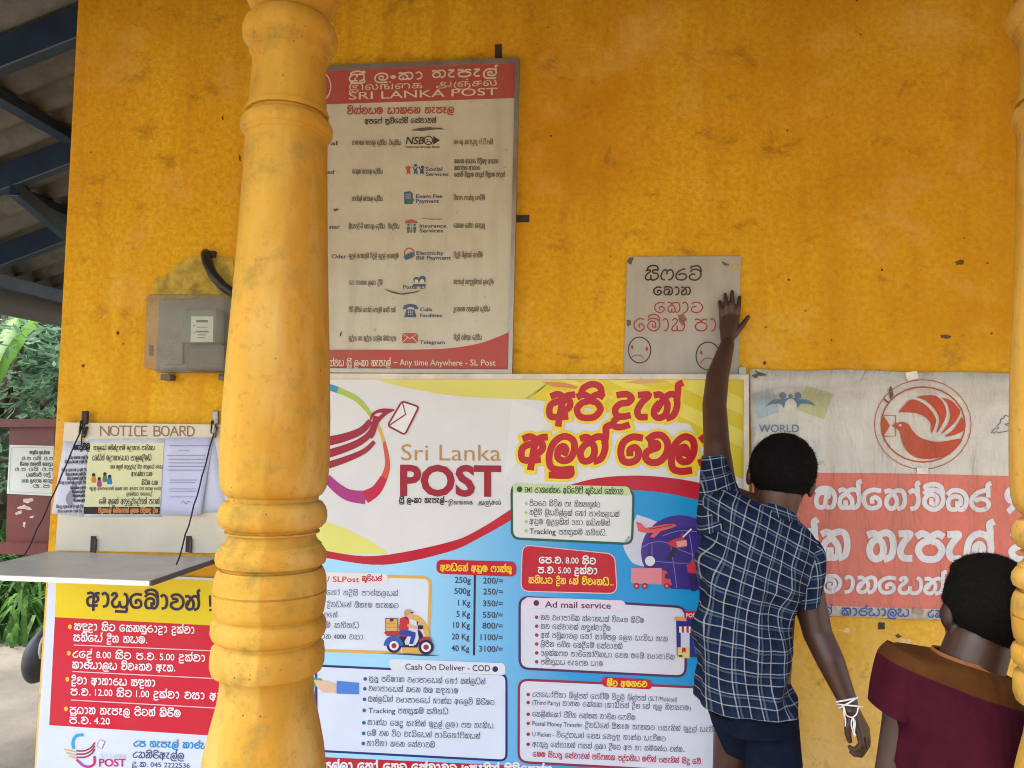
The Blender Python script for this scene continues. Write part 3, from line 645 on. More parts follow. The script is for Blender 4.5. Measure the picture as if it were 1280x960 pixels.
A.poly([(505, 240), (513, 239), (516, 242), (516, 255), (505.5, 255)], (24, 84, 128), 2); A.poly([(508, 250), (515, 246), (518, 250.5), (511, 255.6)], TEAL, 3)
for k in range(3): A.line([(507, 242.8 + k * 2.4), (513.5, 242.4 + k * 2.4)], .7, CR, 3, False)
A.poly([(505.5, 279.2)] + catmull([(507, 276), (513.8, 274.2), (520.5, 276.2), (522.3, 279)], 4), (186, 66, 62), 2); A.line([(514, 279), (514, 291)], .7, (60, 60, 60), 2, False)
for x, h, r in ((510.4, 11, 1.6), (514, 6, 1), (518.2, 11, 1.6)):
    A.circle(x, 292 - h, r, TEAL, 2); A.poly([(x - r * 1.3, 293.4 - h + r * .6), (x + r * 1.3, 293.4 - h + r * .6), (x + r * .8, 291), (x - r * .8, 291)], TEAL, 2)
A.circle(511.5, 316.5, 6.2, (186, 66, 62), 2, 1.5); A.poly([(505.5, 319), (515, 314.5), (518.5, 320), (508.5, 325)], TEAL, 3); A.poly([(504, 321), (513, 317.6), (515.5, 321), (507, 325)], (24, 84, 128), 4)
A.circle(520.5, 350, 4, TEAL, 2); A.circle(528, 349, 4.4, (24, 84, 128), 2); A.circle(520.5, 351.6, 2.3, CR, 3); A.circle(527.6, 351.4, 2.5, CR, 3); A.poly([(516, 355), (532, 355), (532.5, 358), (515.5, 358)], (24, 84, 128), 2)
A.poly(catmull([(503.3, 386), (506, 381.5), (513, 380), (520, 381.3), (522.8, 385.6), (518.5, 386.4), (516, 384.2), (510, 384.2), (507.6, 386.6), (503.3, 386)], 3), (22, 72, 124), 2)
A.poly([(508, 386.8), (518, 386.8), (520.8, 396.6), (505, 396.6)], (22, 72, 124), 2)
for i in range(3):
    for k in range(3): A.poly([(510.2 + 2.2 * i, 388.4 + 2 * k), (511.4 + 2.2 * i, 388.4 + 2 * k), (511.4 + 2.2 * i, 389.4 + 2 * k), (510.2 + 2.2 * i, 389.4 + 2 * k)], CR, 3)
A.poly([(502.4, 416.4), (522.4, 416.4), (522.4, 429), (502.4, 429)], (184, 62, 62), 2)
for l in ([(502.4, 416.4), (512.4, 423.4), (522.4, 416.4)], [(502.4, 429), (509.6, 421.6)], [(522.4, 429), (515.2, 421.6)]): A.line(l, .8, CR, 3, False)
T.sin('විශ්වය ශ්‍රී ලංකා තැපැල්', 406, 488, 457.5, 7, CR, .16, 3, -.002)
T.line([(492, 453.2), (496.5, 453.2)], .8, CR, 3, False); T.lat('Any time Anywhere', 499.5, 578, 456.6, 7.6, CR, .004, 3, .006); T.lat('- SL Post', 581.5, 619.5, 456.8, 7.6, CR, .004, 3, .006)
TR = (96, 84, 66)
A.build('printed_artwork', board); T.build('lettering', board)
frame_strip('board_frame', B1, -.001, .022, 5.2, M_alu, board, (0, 1, 2, 3))
tear = [(514, 163), (522, 160.6), (536, 158.8), (552, 160.4), (556, 161.4), (540, 161.6), (526, 163.6)]
M_tear = plain('torn_edge', (.11, .085, .055), .9, .3, 30)
decal('tear', tear, yb - .0028, M_tear, board, .0015, .3); decal('tear', [(480, 361), (490, 366.4), (504, 368.4), (518, 366), (528, 362), (519, 364.6), (503, 367), (489, 364)], yb - .0028, M_tear, board, .0012, .3)
decal('tear', [(416, 261.6), (421, 260.4), (423.6, 262), (420, 263), (418.5, 264.6)], yb - .0028, M_tear, board, .0012, .3); decal('tear', [(425, 417), (426.8, 414), (426.2, 419.5), (424.6, 420.6)], yb - .0028, M_tear, board, .0012, .2)
decal('tear', [(525, 272.6), (541, 273.4), (553, 274), (540, 274.6)], yb - .0028, M_tear, board, .0012, .3)
for q in ([(618.5, 55.5), (627, 55), (627.3, 72), (618.8, 72.4)], [(643.5, 268.8), (661.5, 268.8), (661.5, 277.6), (643.5, 277.6)], [(341, 467), (349, 467), (349, 474), (341, 474)]):
    sheet('bracket', q, -.0005, .003, M_rust, board)

# ------------------------------------------------------------------ main banner
B2 = [(300, 466.5), (936, 468), (938, 1090), (297, 1052)]
banner = sheet('services_banner', B2, -.002, .012, ink((222, 224, 224)))
tag(banner, 'large glossy white, red and blue postal services banner in the middle of the wall', 'banner')
yb = -.014
A = Art(yb); T = Art(yb)
WH, DR, BLUE, YEL, INKD = (232, 234, 236), (190, 8, 46), (38, 160, 214), (240, 214, 40), (52, 56, 72)
def blue_print():
    m, nt, b = newmat('print_vinyl_blue', .38, .4)
    sp = nt.nodes.new('ShaderNodeSeparateXYZ'); nt.links.new(wcoords(nt), sp.inputs[0])
    xa, xb = P(500, 800, 0).x, P(730, 800, 0).x
    c = mixc(nt, ramp(nt, sp.outputs[0], xa, xb), tuple(.85 * v for v in lin((160, 216, 246))), tuple(.8 * v for v in lin((0, 150, 214))))
    nt.links.new(c, b.inputs['Base Color']); bump(nt, b, noisef(nt, 3, 2, .4, wcoords(nt)), .12, .03); return m
_pm[((1, 2, 3), 'vinyl')] = blue_print()
BG = (1, 2, 3)
A.poly([(300, 655)] + catmull([(330, 676), (405, 694), (480, 699), (560, 683), (620, 657), (665, 630), (715, 606), (770, 598), (830, 602), (880, 612), (937, 634)], 5) + [(937, 1084), (299, 1048)], BG, 1)
A.poly([(300, 650)] + catmull([(345, 674), (405, 688), (470, 695), (560, 678), (600, 661), (641, 635)], 5) + [(641, 649)] + catmull([(641, 649), (600, 672), (560, 690), (480, 706), (405, 697), (345, 684), (300, 664)], 5), DR, 2)
A.poly(catmull([(706, 608), (745, 598), (790, 594.5), (835, 597), (880, 605), (937, 623)], 5) + catmull([(937, 654), (910, 638), (880, 627), (830, 616), (780, 612), (740, 612), (706, 612)], 5), DR, 2)
A.poly([(470, 475)] + catmull([(500, 483), (560, 494), (620, 498), (662, 499)], 4) + [(690, 475)], (222, 214, 110), 1)
A.poly([(690, 475), (934, 475), (935, 600), (905, 592), (880, 560), (862, 530), (780, 520), (700, 503), (655, 499)], (226, 206, 46), 1)
for q in ([(760, 475), (790, 475), (932, 540), (932, 562)], [(830, 475), (880, 475), (932, 500), (932, 520)], [(700, 475), (716, 475), (850, 528), (836, 526)]): A.poly(q, (236, 224, 96), 2)
A.poly([(676, 477), (700, 478), (724, 482), (740, 489), (712, 485), (690, 483)], (214, 140, 80), 2); A.poly([(800, 475), (840, 477), (800, 480), (780, 478)], (226, 170, 100), 2)
A.poly([(300, 640), (345, 636)] + catmull([(398, 650), (430, 660), (462, 676), (486, 692)], 4) + [(420, 692), (345, 672), (300, 650)], (226, 226, 120), 1)
A.poly([(640, 500), (690, 520), (630, 600)], (228, 230, 228), 1.4)
# --- emblem: coloured ring, striped bird, envelope
C0 = (408, 557)
ring = [(430, 628), (452, 626), (467, 614), (481, 594), (484, 570), (479, 549), (464, 521), (446, 500), (428, 488), (405, 482), (370, 492), (350, 520), (344, 556), (352, 590), (378, 618), (408, 628)]
def band(pts, w0, w1, c, lay=2):
    q = catmull(pts, 6); n = len(q)
    l, r = [], []
    for i, p in enumerate(q):
        a, b = q[max(i - 1, 0)], q[min(i + 1, n - 1)]; dx, dy = b[0] - a[0], b[1] - a[1]; d = math.hypot(dx, dy) or 1; ww = (w0 + (w1 - w0) * i / (n - 1)) / 2
        l.append((p[0] - dy / d * ww, p[1] + dx / d * ww)); r.append((p[0] + dy / d * ww, p[1] - dx / d * ww))
    A.poly(l + r[::-1], c, lay)
band([(408, 597), (420, 609), (436, 619), (457, 622)], 10, 17, (172, 40, 130)); band([(456, 621.6), (470, 613), (480, 597)], 17, 9, (194, 24, 66), 2.1)
band([(479.4, 599), (484.5, 580), (480, 552)], 9, 4, (212, 86, 62)); band([(480, 553), (474, 535), (464, 519)], 4, 4, (222, 178, 80)); band([(464.4, 519.6), (446, 499), (421, 487)], 5, 8, (170, 196, 74)); band([(422, 487.4), (408, 484), (385, 488)], 8, 8, (30, 150, 190))
band([(386, 487), (356, 510), (346, 548)], 8, 10, (30, 140, 200)); band([(346, 546), (350, 580), (368, 606), (410, 600)], 10, 12, (90, 60, 150))
for pts, w0, w1 in (([(360, 566), (400, 554), (430, 547), (452, 538), (463, 526)], 14, 7), ([(360, 580), (400, 570), (430, 561), (452, 551), (465, 538), (470, 520)], 12, 6), ([(360, 593), (400, 584), (430, 575), (455, 564), (468, 552)], 11, 5)):
    band(pts, w0, w1, (156, 18, 50), 3)
A.poly(catmull([(462, 527), (464, 518), (470, 513), (480, 510.5), (492, 511.5)], 5) + catmull([(493, 513), (484, 518), (474, 528), (468, 544), (463, 548), (466, 534), (472, 522), (478, 516), (470, 517), (465, 523), (463, 528)], 4), (156, 18, 50), 3.4)
A.rbox([(502.5, 501.5), (523.5, 508.5), (506, 543.5), (484.5, 532)], 4, WH, 4, (150, 24, 52), 2.2); A.line([(503, 503), (507, 518), (486, 532)], 1.6, (150, 24, 52), 6, False)
T.lat('Sri Lanka', 501.5, 626, 575.5, 20.5, (190, 144, 76), -.004, 3, .004); T.lat('POST', 500, 626.5, 618.2, 36.5, (158, 16, 50), .035, 3, .009)
T.sin('ශ්‍රී ලංකා තැපැල්', 499, 555, 628.3, 5.6, (36, 36, 60), .22, 3, .006); T.line([(556.5, 627), (559, 627)], 1.2, (36, 36, 60), 3, False); T.lat('இலங்ைக', 560.5, 591, 630.5, 5.4, (36, 36, 60), .012, 3, .004); T.lat('அஞ்சல்', 597, 626, 630.8, 5.4, (36, 36, 60), .012, 3, .004)
# --- headline
HR = (188, 14, 38)
for t, x0, x1, y, h in (('අපි', 684, 750, 522.5, 30), ('දැන්', 766, 845, 522.5, 30), ('අලුත්', 649, 755, 576.5, 31), ('වෙලා', 773, 888, 578, 32)):
    T.sin(t, x0, x1, y, h, HR, .28, 5.4, 0, .14, 0, (YEL, 6))
# --- EMS box
A.rbox([(639.5, 606), (792, 613), (790, 680), (640, 673)], 10, (224, 228, 224), 2, (10, 92, 70), 3)
A.rbox([(641, 604.6), (786, 608.2), (789.6, 619.4), (641, 616)], 5, (198, 218, 160), 4); A.circle(649.5, 611.5, 3.6, (10, 78, 56), 5)
T.mix('EMS ජාත්‍යන්තර අධිවේගී කුරියර් සේවාව', 656, 779, 615.3, 6, (20, 74, 50), .16, 5.4, .02, .012)
for k, (t, x1) in enumerate((('පිටරට සිටින ගෑ හිතවතුන්ට', 750), ('හදිසි ලියවිල්ලක් හෝ පාර්සලයක්', 774), ('අඩුම මුදලකින් ඉතා කඩිනමින්', 762), ('Tracking පහසුකම් සහිතයි.', 759))):
    y = 632 + 11.4 * k; A.circle(657.5, y - 2.6, 2, (176, 204, 110), 4)
    if k < 3: T.sin(t, 662, x1, y, 5.6, INKD, .115, 4.4, .024)
    else: T.lat('Tracking', 662, 694.5, y + 1.2, 7, INKD, .009, 4.4, .02); T.sin('පහසුකම් සහිතයි.', 698.5, x1, y + 1.8, 5.6, INKD, .115, 4.4, .024)
# --- opening hours
A.rbox([(653, 681), (768.5, 692.5), (771.5, 742), (651, 739)], 11, DR, 3, (236, 190, 200), 1.2)
for t, x0, x1, y in (('පෙ.ව. 8.00 සිට', 674, 744.5, 703.5), ('ප.ව. 5.00 දක්වා', 672.5, 746.5, 716)): T.mix(t, x0, x1, y, 7, WH, .22, 5.6, .02, .012)
T.mix('සතියට දින 6ක් විවෘතයි...', 661, 767, 728.5, 6.8, (246, 206, 60), .22, 5.6, .03, .02)
# --- globe and transport
A.poly(catmull([(796, 643), (786, 668), (779, 680), (784, 694), (796, 706), (830, 706), (830, 660), (796, 643)], 4), (206, 208, 226), 2)
A.circle(850, 690, 49, (62, 44, 140), 3, None, 46); A.poly([(812, 664), (888, 656), (888, 738), (840, 736), (808, 720)], (44, 30, 132), 3.5)
for pts in ([(803, 684), (815, 678), (832, 678), (850, 687), (872, 696)], [(828, 670), (846, 664), (866, 664), (884, 668)], [(815, 678), (815, 700)], [(838, 680), (842, 705), (846, 735)], [(862, 668), (866, 700), (864, 730)], [(806, 700), (850, 704), (888, 702)]): A.line(pts, .8, (150, 130, 200), 4.6)
A.circle(812.5, 701.3, 6.2, (226, 226, 232), 5)
A.poly([(795, 652), (801, 654), (807, 660), (830, 655.5), (842, 654.8), (846, 657), (838, 660.5), (826, 664), (818, 672), (812, 671.5), (817, 666), (806, 666), (798, 664)], (222, 92, 92), 5); A.line([(812, 661.4), (840, 656.6)], 1, (120, 40, 70), 6, False)
A.poly([(789, 710), (827, 710), (827, 730.5), (789, 729)], (224, 136, 148), 5); A.poly([(827, 712), (833, 714), (838, 724), (840, 731.5), (827, 731)], (210, 80, 90), 5); A.poly([(831, 717), (836, 718), (837.4, 723.5), (831, 723)], (60, 40, 90), 6)
for x in (795.5, 805.8, 833.5): A.circle(x, 732.6, 3.9, (150, 30, 60), 6); A.circle(x, 732.6, 1.7, (226, 140, 150), 7)
A.poly([(833, 679), (842, 674), (852, 671), (858, 676), (858, 684), (846, 685), (838, 682)], (200, 50, 70), 6); A.poly([(841, 684), (848, 686), (838, 700), (832, 701)], (30, 24, 70), 6); A.line([(854, 671), (864, 661.5)], 2, (220, 220, 232), 7, False); A.circle(853, 669, 2.6, (140, 60, 60), 7); A.poly([(845, 677), (858, 675), (859, 682), (847, 684)], (232, 170, 176), 7)
A.circle(866, 701.5, 2.6, (150, 80, 80), 6); A.poly([(858, 706), (867, 704), (874, 710), (872, 717), (860, 716)], (206, 40, 70), 6); A.poly([(861, 717), (872, 717), (870, 739), (864, 739)], (34, 26, 90), 6)
# --- courier panel
A.rbox([(330, 716), (538, 722), (535, 817), (330, 811)], 10, (220, 230, 244), 2, (222, 178, 84), 3.6)
A.rbox([(360, 714), (484, 716.8), (486, 730), (360, 727)], 5, (232, 228, 224), 4); T.lat('Courier / SLPost', 366, 449, 726.6, 6.8, (196, 44, 60), .01, 5.4, .012); T.sin('කුරියර්', 452.5, 477, 725.8, 5.4, (196, 44, 60), .22, 5.4, .012)
for t, x0, x1, y in (('ලිපියක් හෝ හදිසි පාර්සලයක්', 376, 497.5, 743), ('දිවයිනේ ඕනෑම තැනකට', 409, 498, 758.6), ('පැය කිහිපයකටතේ', 352, 421.5, 770.5), ('පහසුකම් සහිතයි', 376, 448.5, 784)): T.sin(t, x0, x1, y, 5.4, INKD, .115, 4.4, .016)
T.mix('ග්‍රාම ප්‍රධාන 4000 වඩා', 366, 454, 798, 5.4, INKD, .115, 4.4, .014)
# scooter
def sx(x, y): return (475 + x * 75 / 1029, 755 + y * 70 / 960)
def SP(pts, c, lay): A.poly([sx(*p) for p in pts], c, lay)
NAV, SKN, GLD = (40, 26, 72), (222, 176, 140), (226, 176, 84)
SP([(360, 840)] + [(580 + 270 * math.cos(a), 560 - 330 * math.sin(a) * (1 if a < 3.2 else .9)) for a in [k * .16 for k in range(20)]] + [(330, 560)], (218, 222, 240), 5)
SP(catmull([(560, 190), (660, 210), (760, 300), (830, 430), (850, 560), (780, 560), (730, 420), (650, 310), (540, 260)], 3), GLD, 6)
SP([(380, 750), (640, 750), (680, 850), (380, 838)], GLD, 6); SP([(0, 848), (500, 848), (1029, 880), (800, 896), (300, 866)], (60, 70, 110), 5.6)
SP([(97, 248), (302, 248), (302, 470), (97, 470)], (226, 172, 92), 7); SP([(170, 250), (235, 250), (225, 300), (175, 300)], NAV, 8)
A.line([sx(97, 248), sx(302, 248), sx(302, 470), sx(97, 470), sx(97, 248)], .8, NAV, 8, False)
for yy in (340, 400): A.line([sx(110, yy), sx(290, yy)], .6, (190, 130, 60), 8, False)
SP([(66, 480), (310, 470), (480, 520), (480, 560), (110, 545)], (170, 56, 62), 7.5)
SP([(320, 560), (470, 545), (420, 640), (440, 745), (300, 745), (370, 640)], NAV, 7); SP([(350, 700), (640, 700), (660, 640), (690, 620), (640, 745), (350, 745)], NAV, 7.2)
SP(catmull([(640, 450), (690, 460), (740, 560), (700, 640), (640, 720), (610, 710), (660, 610), (655, 520), (640, 450)], 3), NAV, 7.6); SP([(650, 360), (740, 370), (735, 430), (650, 440)], NAV, 8)
SP(catmull([(340, 250), (440, 215), (490, 260), (500, 340), (470, 460), (330, 445), (335, 330), (340, 250)], 3), (196, 40, 56), 8)
SP([(330, 450), (480, 450), (610, 490), (605, 560), (560, 690), (500, 690), (530, 560), (330, 530)], (34, 66, 160), 8.4); SP([(500, 690), (560, 690), (590, 715), (500, 720)], WH, 8.6)
SP([(470, 340), (510, 350), (640, 390), (650, 430), (600, 430), (470, 390)], SKN, 8.8)
A.circle(*sx(490, 200), 4.3, SKN, 8); SP(catmull([(415, 190), (420, 120), (480, 90), (535, 115), (545, 150), (480, 190), (440, 215), (415, 190)], 3), (206, 160, 110), 9); SP([(520, 140), (590, 138), (540, 165)], NAV, 9.4)
SP([(630, 300), (655, 300), (650, 360), (630, 360)], NAV, 8)
for (x, y), r in (((240, 715), 125), ((790, 740), 130)):
    A.circle(*sx(x, y), r * .073, NAV, 8.6); A.circle(*sx(x, y), r * .047, WH, 9.2); A.circle(*sx(x, y), r * .026, (170, 40, 70), 9.8)
SP([(60, 715)] + [(232 + 170 * math.cos(a), 715 - 170 * math.sin(a)) for a in [math.pi * (1 - k / 12) for k in range(13)]] + [(320, 715)] + [(240 + 85 * math.cos(a), 715 - 90 * math.sin(a)) for a in [math.pi * k / 8 for k in range(9)]], (40, 92, 176), 10.2)
SP([(665, 660), (690, 600), (760, 560), (850, 570), (910, 640), (860, 620), (790, 610), (720, 630)], (176, 60, 66), 10.2)
# --- price list
A.rbox([(545.5, 699.5), (645.5, 702), (645.5, 721), (545.5, 717)], 8, DR, 4); T.sin('අවයිනේ අඩුම ගාස්තු', 550.5, 639, 713, 6.6, (250, 200, 50), .24, 5.6, .022)
A.line([(593.6, 718.5), (592.4, 818.5)], 2.6, (30, 26, 54), 3, False)
for k, (a, b, y) in enumerate((('250g', '200/=', 728.5), ('500g', '250/=', 742.2), ('1 Kg', '350/=', 757), ('5 Kg', '550/=', 771.2), ('10 Kg', '800/=', 784.8), ('20 Kg', '1100/=', 799.2), ('40 Kg', '3100/=', 813.8))):
    T.lat(a, (568.5, 567.8, 572.6, 570.6, 566.6, 564.6, 564.2)[k], 588.4 - k * .3, y, 7.4, INKD, .012, 3, .02); T.lat(b, (603.8, 604, 603.6, 603.4, 603, 600.6, 598.6)[k], 628.8 - k * .1, y + .8, 7.4, INKD, .012, 3, .02)
# --- cash on delivery
A.rbox([(395, 832), (633, 843), (633, 951), (396, 938.5)], 9, (218, 228, 246), 2, (22, 34, 116), 2.8)
A.rbox([(486, 823.5), (631, 829), (632, 844), (488, 838)], 5, (224, 230, 240), 4.6); T.lat('Cash On Deliver', 506.5, 581, 837, 7.6, (36, 32, 84), .006, 5.6, .018); T.lat('- COD', 584.5, 612.5, 838.6, 7.6, (36, 32, 84), .01, 5.6, .018); A.circle(619, 836.4, 3.6, (24, 30, 96), 5.6)
A.poly([(380, 846), (402, 848), (404, 856), (384, 862)], (70, 170, 110), 4); A.poly([(392, 850), (408, 851), (420, 855), (420, 866), (404, 866), (396, 858)], (226, 190, 160), 5); A.poly([(421, 851), (448.6, 853.6), (448.6, 868), (421, 867)], (70, 130, 216), 5)
for k, (t, x1) in enumerate((('සුළු පරිමාණ ව්‍යාපාරයක් හෝ ඔන්ලයින්', 606.5), ('ව්‍යාපාරයක් කරන ඔබ සඳහාම', 572.5), ('ඔන්ලයින් ව්‍යාපාරයේ භාණ්ඩ අලෙවි කිරීමට', 618), ('Tracking පහසුකම් සහිතයි', 560), ('භාණ්ඩ බෙදූ සැණින් මුදල් ලබා ගත හැකිය.', 619), ('මේ වන විට වැඩියෙන් පාරිභෝගිකයන්', 600), ('භාවිතා කරන සේවාවකි.', 546))):
    y = (851.4, 863.6, 876.8, 890.6, 906, 919.4, 932)[k]; A.circle(456.4 - k * .4, y - 2.6, 2.3, (20, 100, 140), 4)
    if k == 3: T.lat('Tracking', 460.6, 494, y + .6, 6.4, INKD, .0, 4.4, .016); T.sin('පහසුකම් සහිතයි', 497.5, x1, y + 1, 5.6, INKD, .115, 4.4, .02)
    else: T.sin(t, 461 - k * .4, x1, y, 5.6, INKD, .115, 4.4, .028)
# --- ad mail
A.rbox([(649.5, 746), (857, 759), (857, 846), (649.5, 835.5)], 12, (216, 220, 232), 2, (74, 26, 92), 3)
A.rbox([(655, 746.5), (781, 750.5), (783, 763), (655, 760)], 6, (226, 214, 228), 4.6); A.circle(670.4, 753.8, 3.6, (84, 26, 86), 5.6); T.lat('Ad mail service', 681, 763.6, 759.2, 7.8, (104, 30, 90), .014, 5.6, .02)
for k, (t, x1) in enumerate((('නව ව්‍යාපාරික ස්ථානයක් විවෘත කිරීම', 805), ('නව සේවාවක් හඳුන්වාදීම', 763), ('අත් පත්‍රිකාවල හෝ සාම්පල ලෙස යැවිය හැක', 834.5), ('ලිපින රහිත බෙදීමේ සේවාවකි', 778), ('ඉලක්කගත පාරිභෝගිකයා වෙත ඔබේ ව්‍යාපාරික', 843), ('පණිවුඩය රැගෙන යාම', 753.6))):
    y = 774.6 + k * 11.15; A.circle(670.8, y - 3, 2.2, (170, 34, 72), 4); T.sin(t, 676, x1, y, 5.4, INKD, .115, 4.4, .03)
A.poly([(845, 772), (872, 774), (872, 822), (846, 820)], (26, 40, 130), 6); A.poly([(843, 771), (858, 771.6), (858, 776.6), (843, 775.6)], (222, 162, 100), 7); A.poly([(856, 763), (884, 765), (884, 774), (856, 773)], (196, 20, 52), 7); T.lat('POST', 857.6, 873, 771.4, 4.6, WH, .015, 8)
A.poly([(851, 786), (862, 787), (862, 812), (851, 811)], (206, 216, 236), 7)
for k in range(5): A.poly([(849 + 3 * k, 783), (852 + 3 * k, 783.2), (852 + 3 * k, 791), (849 + 3 * k, 790.6)], (196, 30, 60) if k % 2 else WH, 8)
A.poly([(847, 809), (862, 810), (862, 823), (847, 822)], (230, 206, 130), 8); A.poly([(852.5, 809.4), (857, 809.6), (857, 816.6), (854.8, 814.4), (852.5, 816.4)], (190, 30, 44), 9); A.poly([(848.4, 818.6), (853, 819), (853, 821.6), (848.4, 821)], (60, 44, 30), 9)
# --- further services
A.rbox([(648.6, 849.5), (911.5, 861), (910.5, 967), (648.2, 952.5)], 12, (216, 222, 236), 2, (146, 26, 66), 3)
A.rbox([(752.5, 845.8), (815, 849.6), (815, 862), (752.5, 858.2)], 6, DR, 5); T.sin('මීට අමතරව', 759, 808.5, 857.4, 6.2, (250, 204, 60), .25, 6.4, .02)
for k, (t, x1) in enumerate((('උපයෝගිතා බිල්පත් ගෙවීම් විදුලි බිල්පත් (SLT/Mobitel)', 846.5), ('(Third Party) වාහන රක්ෂණ (කාඩ්පත් දින 5ක් තුල නිවසටම)', 863.5), ('සෙලින්කෝ ජීවිත රක්ෂණ වාරික ගෙවීම', 794), ('Postal Money Transfer දිවයිනේ ඕනෑම තැනකට එසැනින් මුදල් යැවීමට', 903.5), ('U Packet - විදේශයන් වෙත වෙළඳ භාණ්ඩ යැවීමට', 832), ('ඇතුළු සේවාවන් ගසක් ලබා දීමට අප හා සම්බන්ධ වන්න..', 856))):
    y = (870.8, 880.8, 895.4, 907, 920.4, 933)[k]; A.circle(660.2, y - 2.6, 2.2, (160, 30, 70), 4); T.mix(t, 665.5, x1, y, 5.3, INKD, .115, 4.4, .036)
T.sin('මෙම සියළු සේවාවන් පරිගණක පද්ධතිය මඟින් එසැනින් සිදු වේ.', 666, 878, 945.6, 5.5, (190, 24, 62), .17, 4.4, .045)
# --- foot strip
A.poly([(298, 940), (405, 946.5), (640, 957), (938, 974), (938, 1010), (298, 985)], DR, 3)
T.sin('සල්ලා හෝ හෙට සේවාවට එසැනින් පිවිසෙන්න', 404, 690, 962, 9, WH, .26, 5, .02)
A.build('printed_artwork', banner); T.build('lettering', banner)
M_wood = plain('pale_wood_frame', (.58, .52, .40), .6, .2, 12, .1)
frame_strip('banner_frame', B2, -.001, .022, 6.5, M_wood, banner, (0, 1, 2, 3))

# ------------------------------------------------------------------ left poster
B3 = [(61, 713), (291, 724), (290, 1052), (40, 1042)]
poster = sheet('opening_hours_poster', B3, -.002, .008, ink((216, 226, 244)))
tag(poster, 'yellow and red opening hours poster at the left end, under the notice board', 'poster')
yb = -.010; A = Art(yb); T = Art(yb)
A.poly([(70.4, 717), (289, 727), (288, 783), (68.6, 771.4)], (232, 208, 20), 1)
A.poly([(68.6, 771.4), (288, 783), (287, 921), (61.5, 906.4)], (206, 10, 52), 1)
T.sin('ආයුබෝවන්', 108.5, 249, 757.5, 17, (34, 18, 62), .2, 3, .035); T.line([(262.2, 745), (262.6, 757.6)], 2.6, (34, 18, 62), 3, False); T.circle(262.8, 762.6, 1.6, (34, 18, 62), 3)
for t, x0, x1, y in (('සඳුදා සිට සෙනසුරාදා දක්වා', 93, 243, 787), ('සතියේ දින හයම.', 92, 184, 801), ('උදේ 8.00 සිට ප.ව. 5.00 දක්වා', 91, 256.5, 821.5), ('කාර්යාලය විවෘතව ඇත.', 90.5, 219, 835), ('දිවා ආහාරය සඳහා', 89.5, 194, 854.5), ('ප.ව. 12.00 සිට 1.00 දක්වා වසා ඇත', 88.5, 286, 868.5), ('ප්‍රධාන තැපෑල පිටත් කිරීම', 87.5, 225.5, 891.5), ('ප.ව. 4.20', 87, 137.5, 904)):
    T.mix(t, x0, x1, y, 7.6, (244, 236, 240), .2, 3, .032, .012)
for x, y in ((87.4, 783.5), (86, 816.5), (84.2, 849), (82.4, 886)): A.circle(x, y, 2.4, (248, 196, 60), 3, None, 3)
for x0, y0, x1, y1 in ((92.5, 806.2, 288, 814.5), (91, 839.4, 287, 849), (89, 875, 287, 886)): T.line([(x0, y0), (x1, y1)], 1.3, (240, 190, 200), 3, False)
# small emblem
band_A = A
def lineA(pts, w, c, l=3): A.line(pts, w, c, l)
lineA([(103, 918.6), (95, 920), (91, 927), (91.6, 935)], 3.6, (30, 170, 220)); lineA([(96, 950), (104, 957), (111, 958.6)], 3, (190, 60, 160)); lineA([(111, 958.6), (117.5, 955), (118, 946)], 3, (200, 40, 90))
for k in range(3): lineA([(96, 938.6 + 4 * k), (106, 938.4 + 4 * k), (114, 934 + 4.2 * k), (118, 928.6 + 4.2 * k)], 1.8, (176, 20, 60)); lineA([(80 + 3 * k, 937 + 4 * k), (95, 940 + 4 * k)], 1.6, (226, 180, 90))
A.rbox([(125, 924.6), (131, 927), (127, 936), (120.6, 932.4)], 1.2, (226, 234, 246), 3, (190, 120, 150), .7)
T.lat('Sri Lanka', 125, 157.5, 947, 5.6, (206, 210, 224), 0); T.lat('POST', 123.6, 157, 958, 9.6, (206, 30, 110), .02)
T.sin('උප තැපැල් කාර්යාලය', 167, 284, 933, 6.8, (10, 144, 206), .22, 3, .03); T.sin('උඩනිරිඇල්ල', 166, 229.6, 947, 7.2, (60, 64, 112), .16, 3, .03); T.mix('දු.ක. 045 2222536', 165, 237, 958, 5.6, (60, 64, 112), .15, 3, .03)
A.build('printed_artwork', poster); T.build('lettering', poster)

# ------------------------------------------------------------------ hand-written note
B4 = [(784, 321), (926, 320), (923.5, 468.5), (779.5, 468)]
note = sheet('handwritten_note', B4, -.0045, .0022, ink((200, 196, 184), 'hand'))
tag(note, 'stained sheet of paper with hand drawn letters and two sad faces under the raised hand', 'paper note')
T = Art(-.0067, 'hand'); KB, KR = (40, 34, 32), (196, 54, 52)
T.sin('සිගරට්', 806, 876, 350, 13, KB, .15, 3, 0, .1, .5); T.sin('බොන', 817, 863, 368.4, 9.6, KB, .2, 3, 0, 0, .4)
T.sin('කොට', 818, 878.5, 390.5, 12.5, KR, .11, 3, 0, 0, .6); T.sin('මෝඩ පාට', 792, 914, 413.5, 15, KR, .1, 3, 0, 0, .7)
for x, y, rx, ry, eyes, mo in ((799.5, 437.5, 14, 16.2, ((790.3, 434), (808.4, 436)), [(789.6, 446), (795, 444), (801, 444.4), (804, 448)]), (885, 445, 15, 17.4, ((876.5, 440.8), (896, 441)), [(875.4, 454), (880, 449), (887, 447.6), (894, 450.6)])):
    T.circle(x, y, rx, KB, 3, 1.3, ry); T.line(mo, .9, KR, 3)
    for e in eyes: T.circle(*e, 1.5, KR, 3, None, 2.6)
T.build('lettering', note)
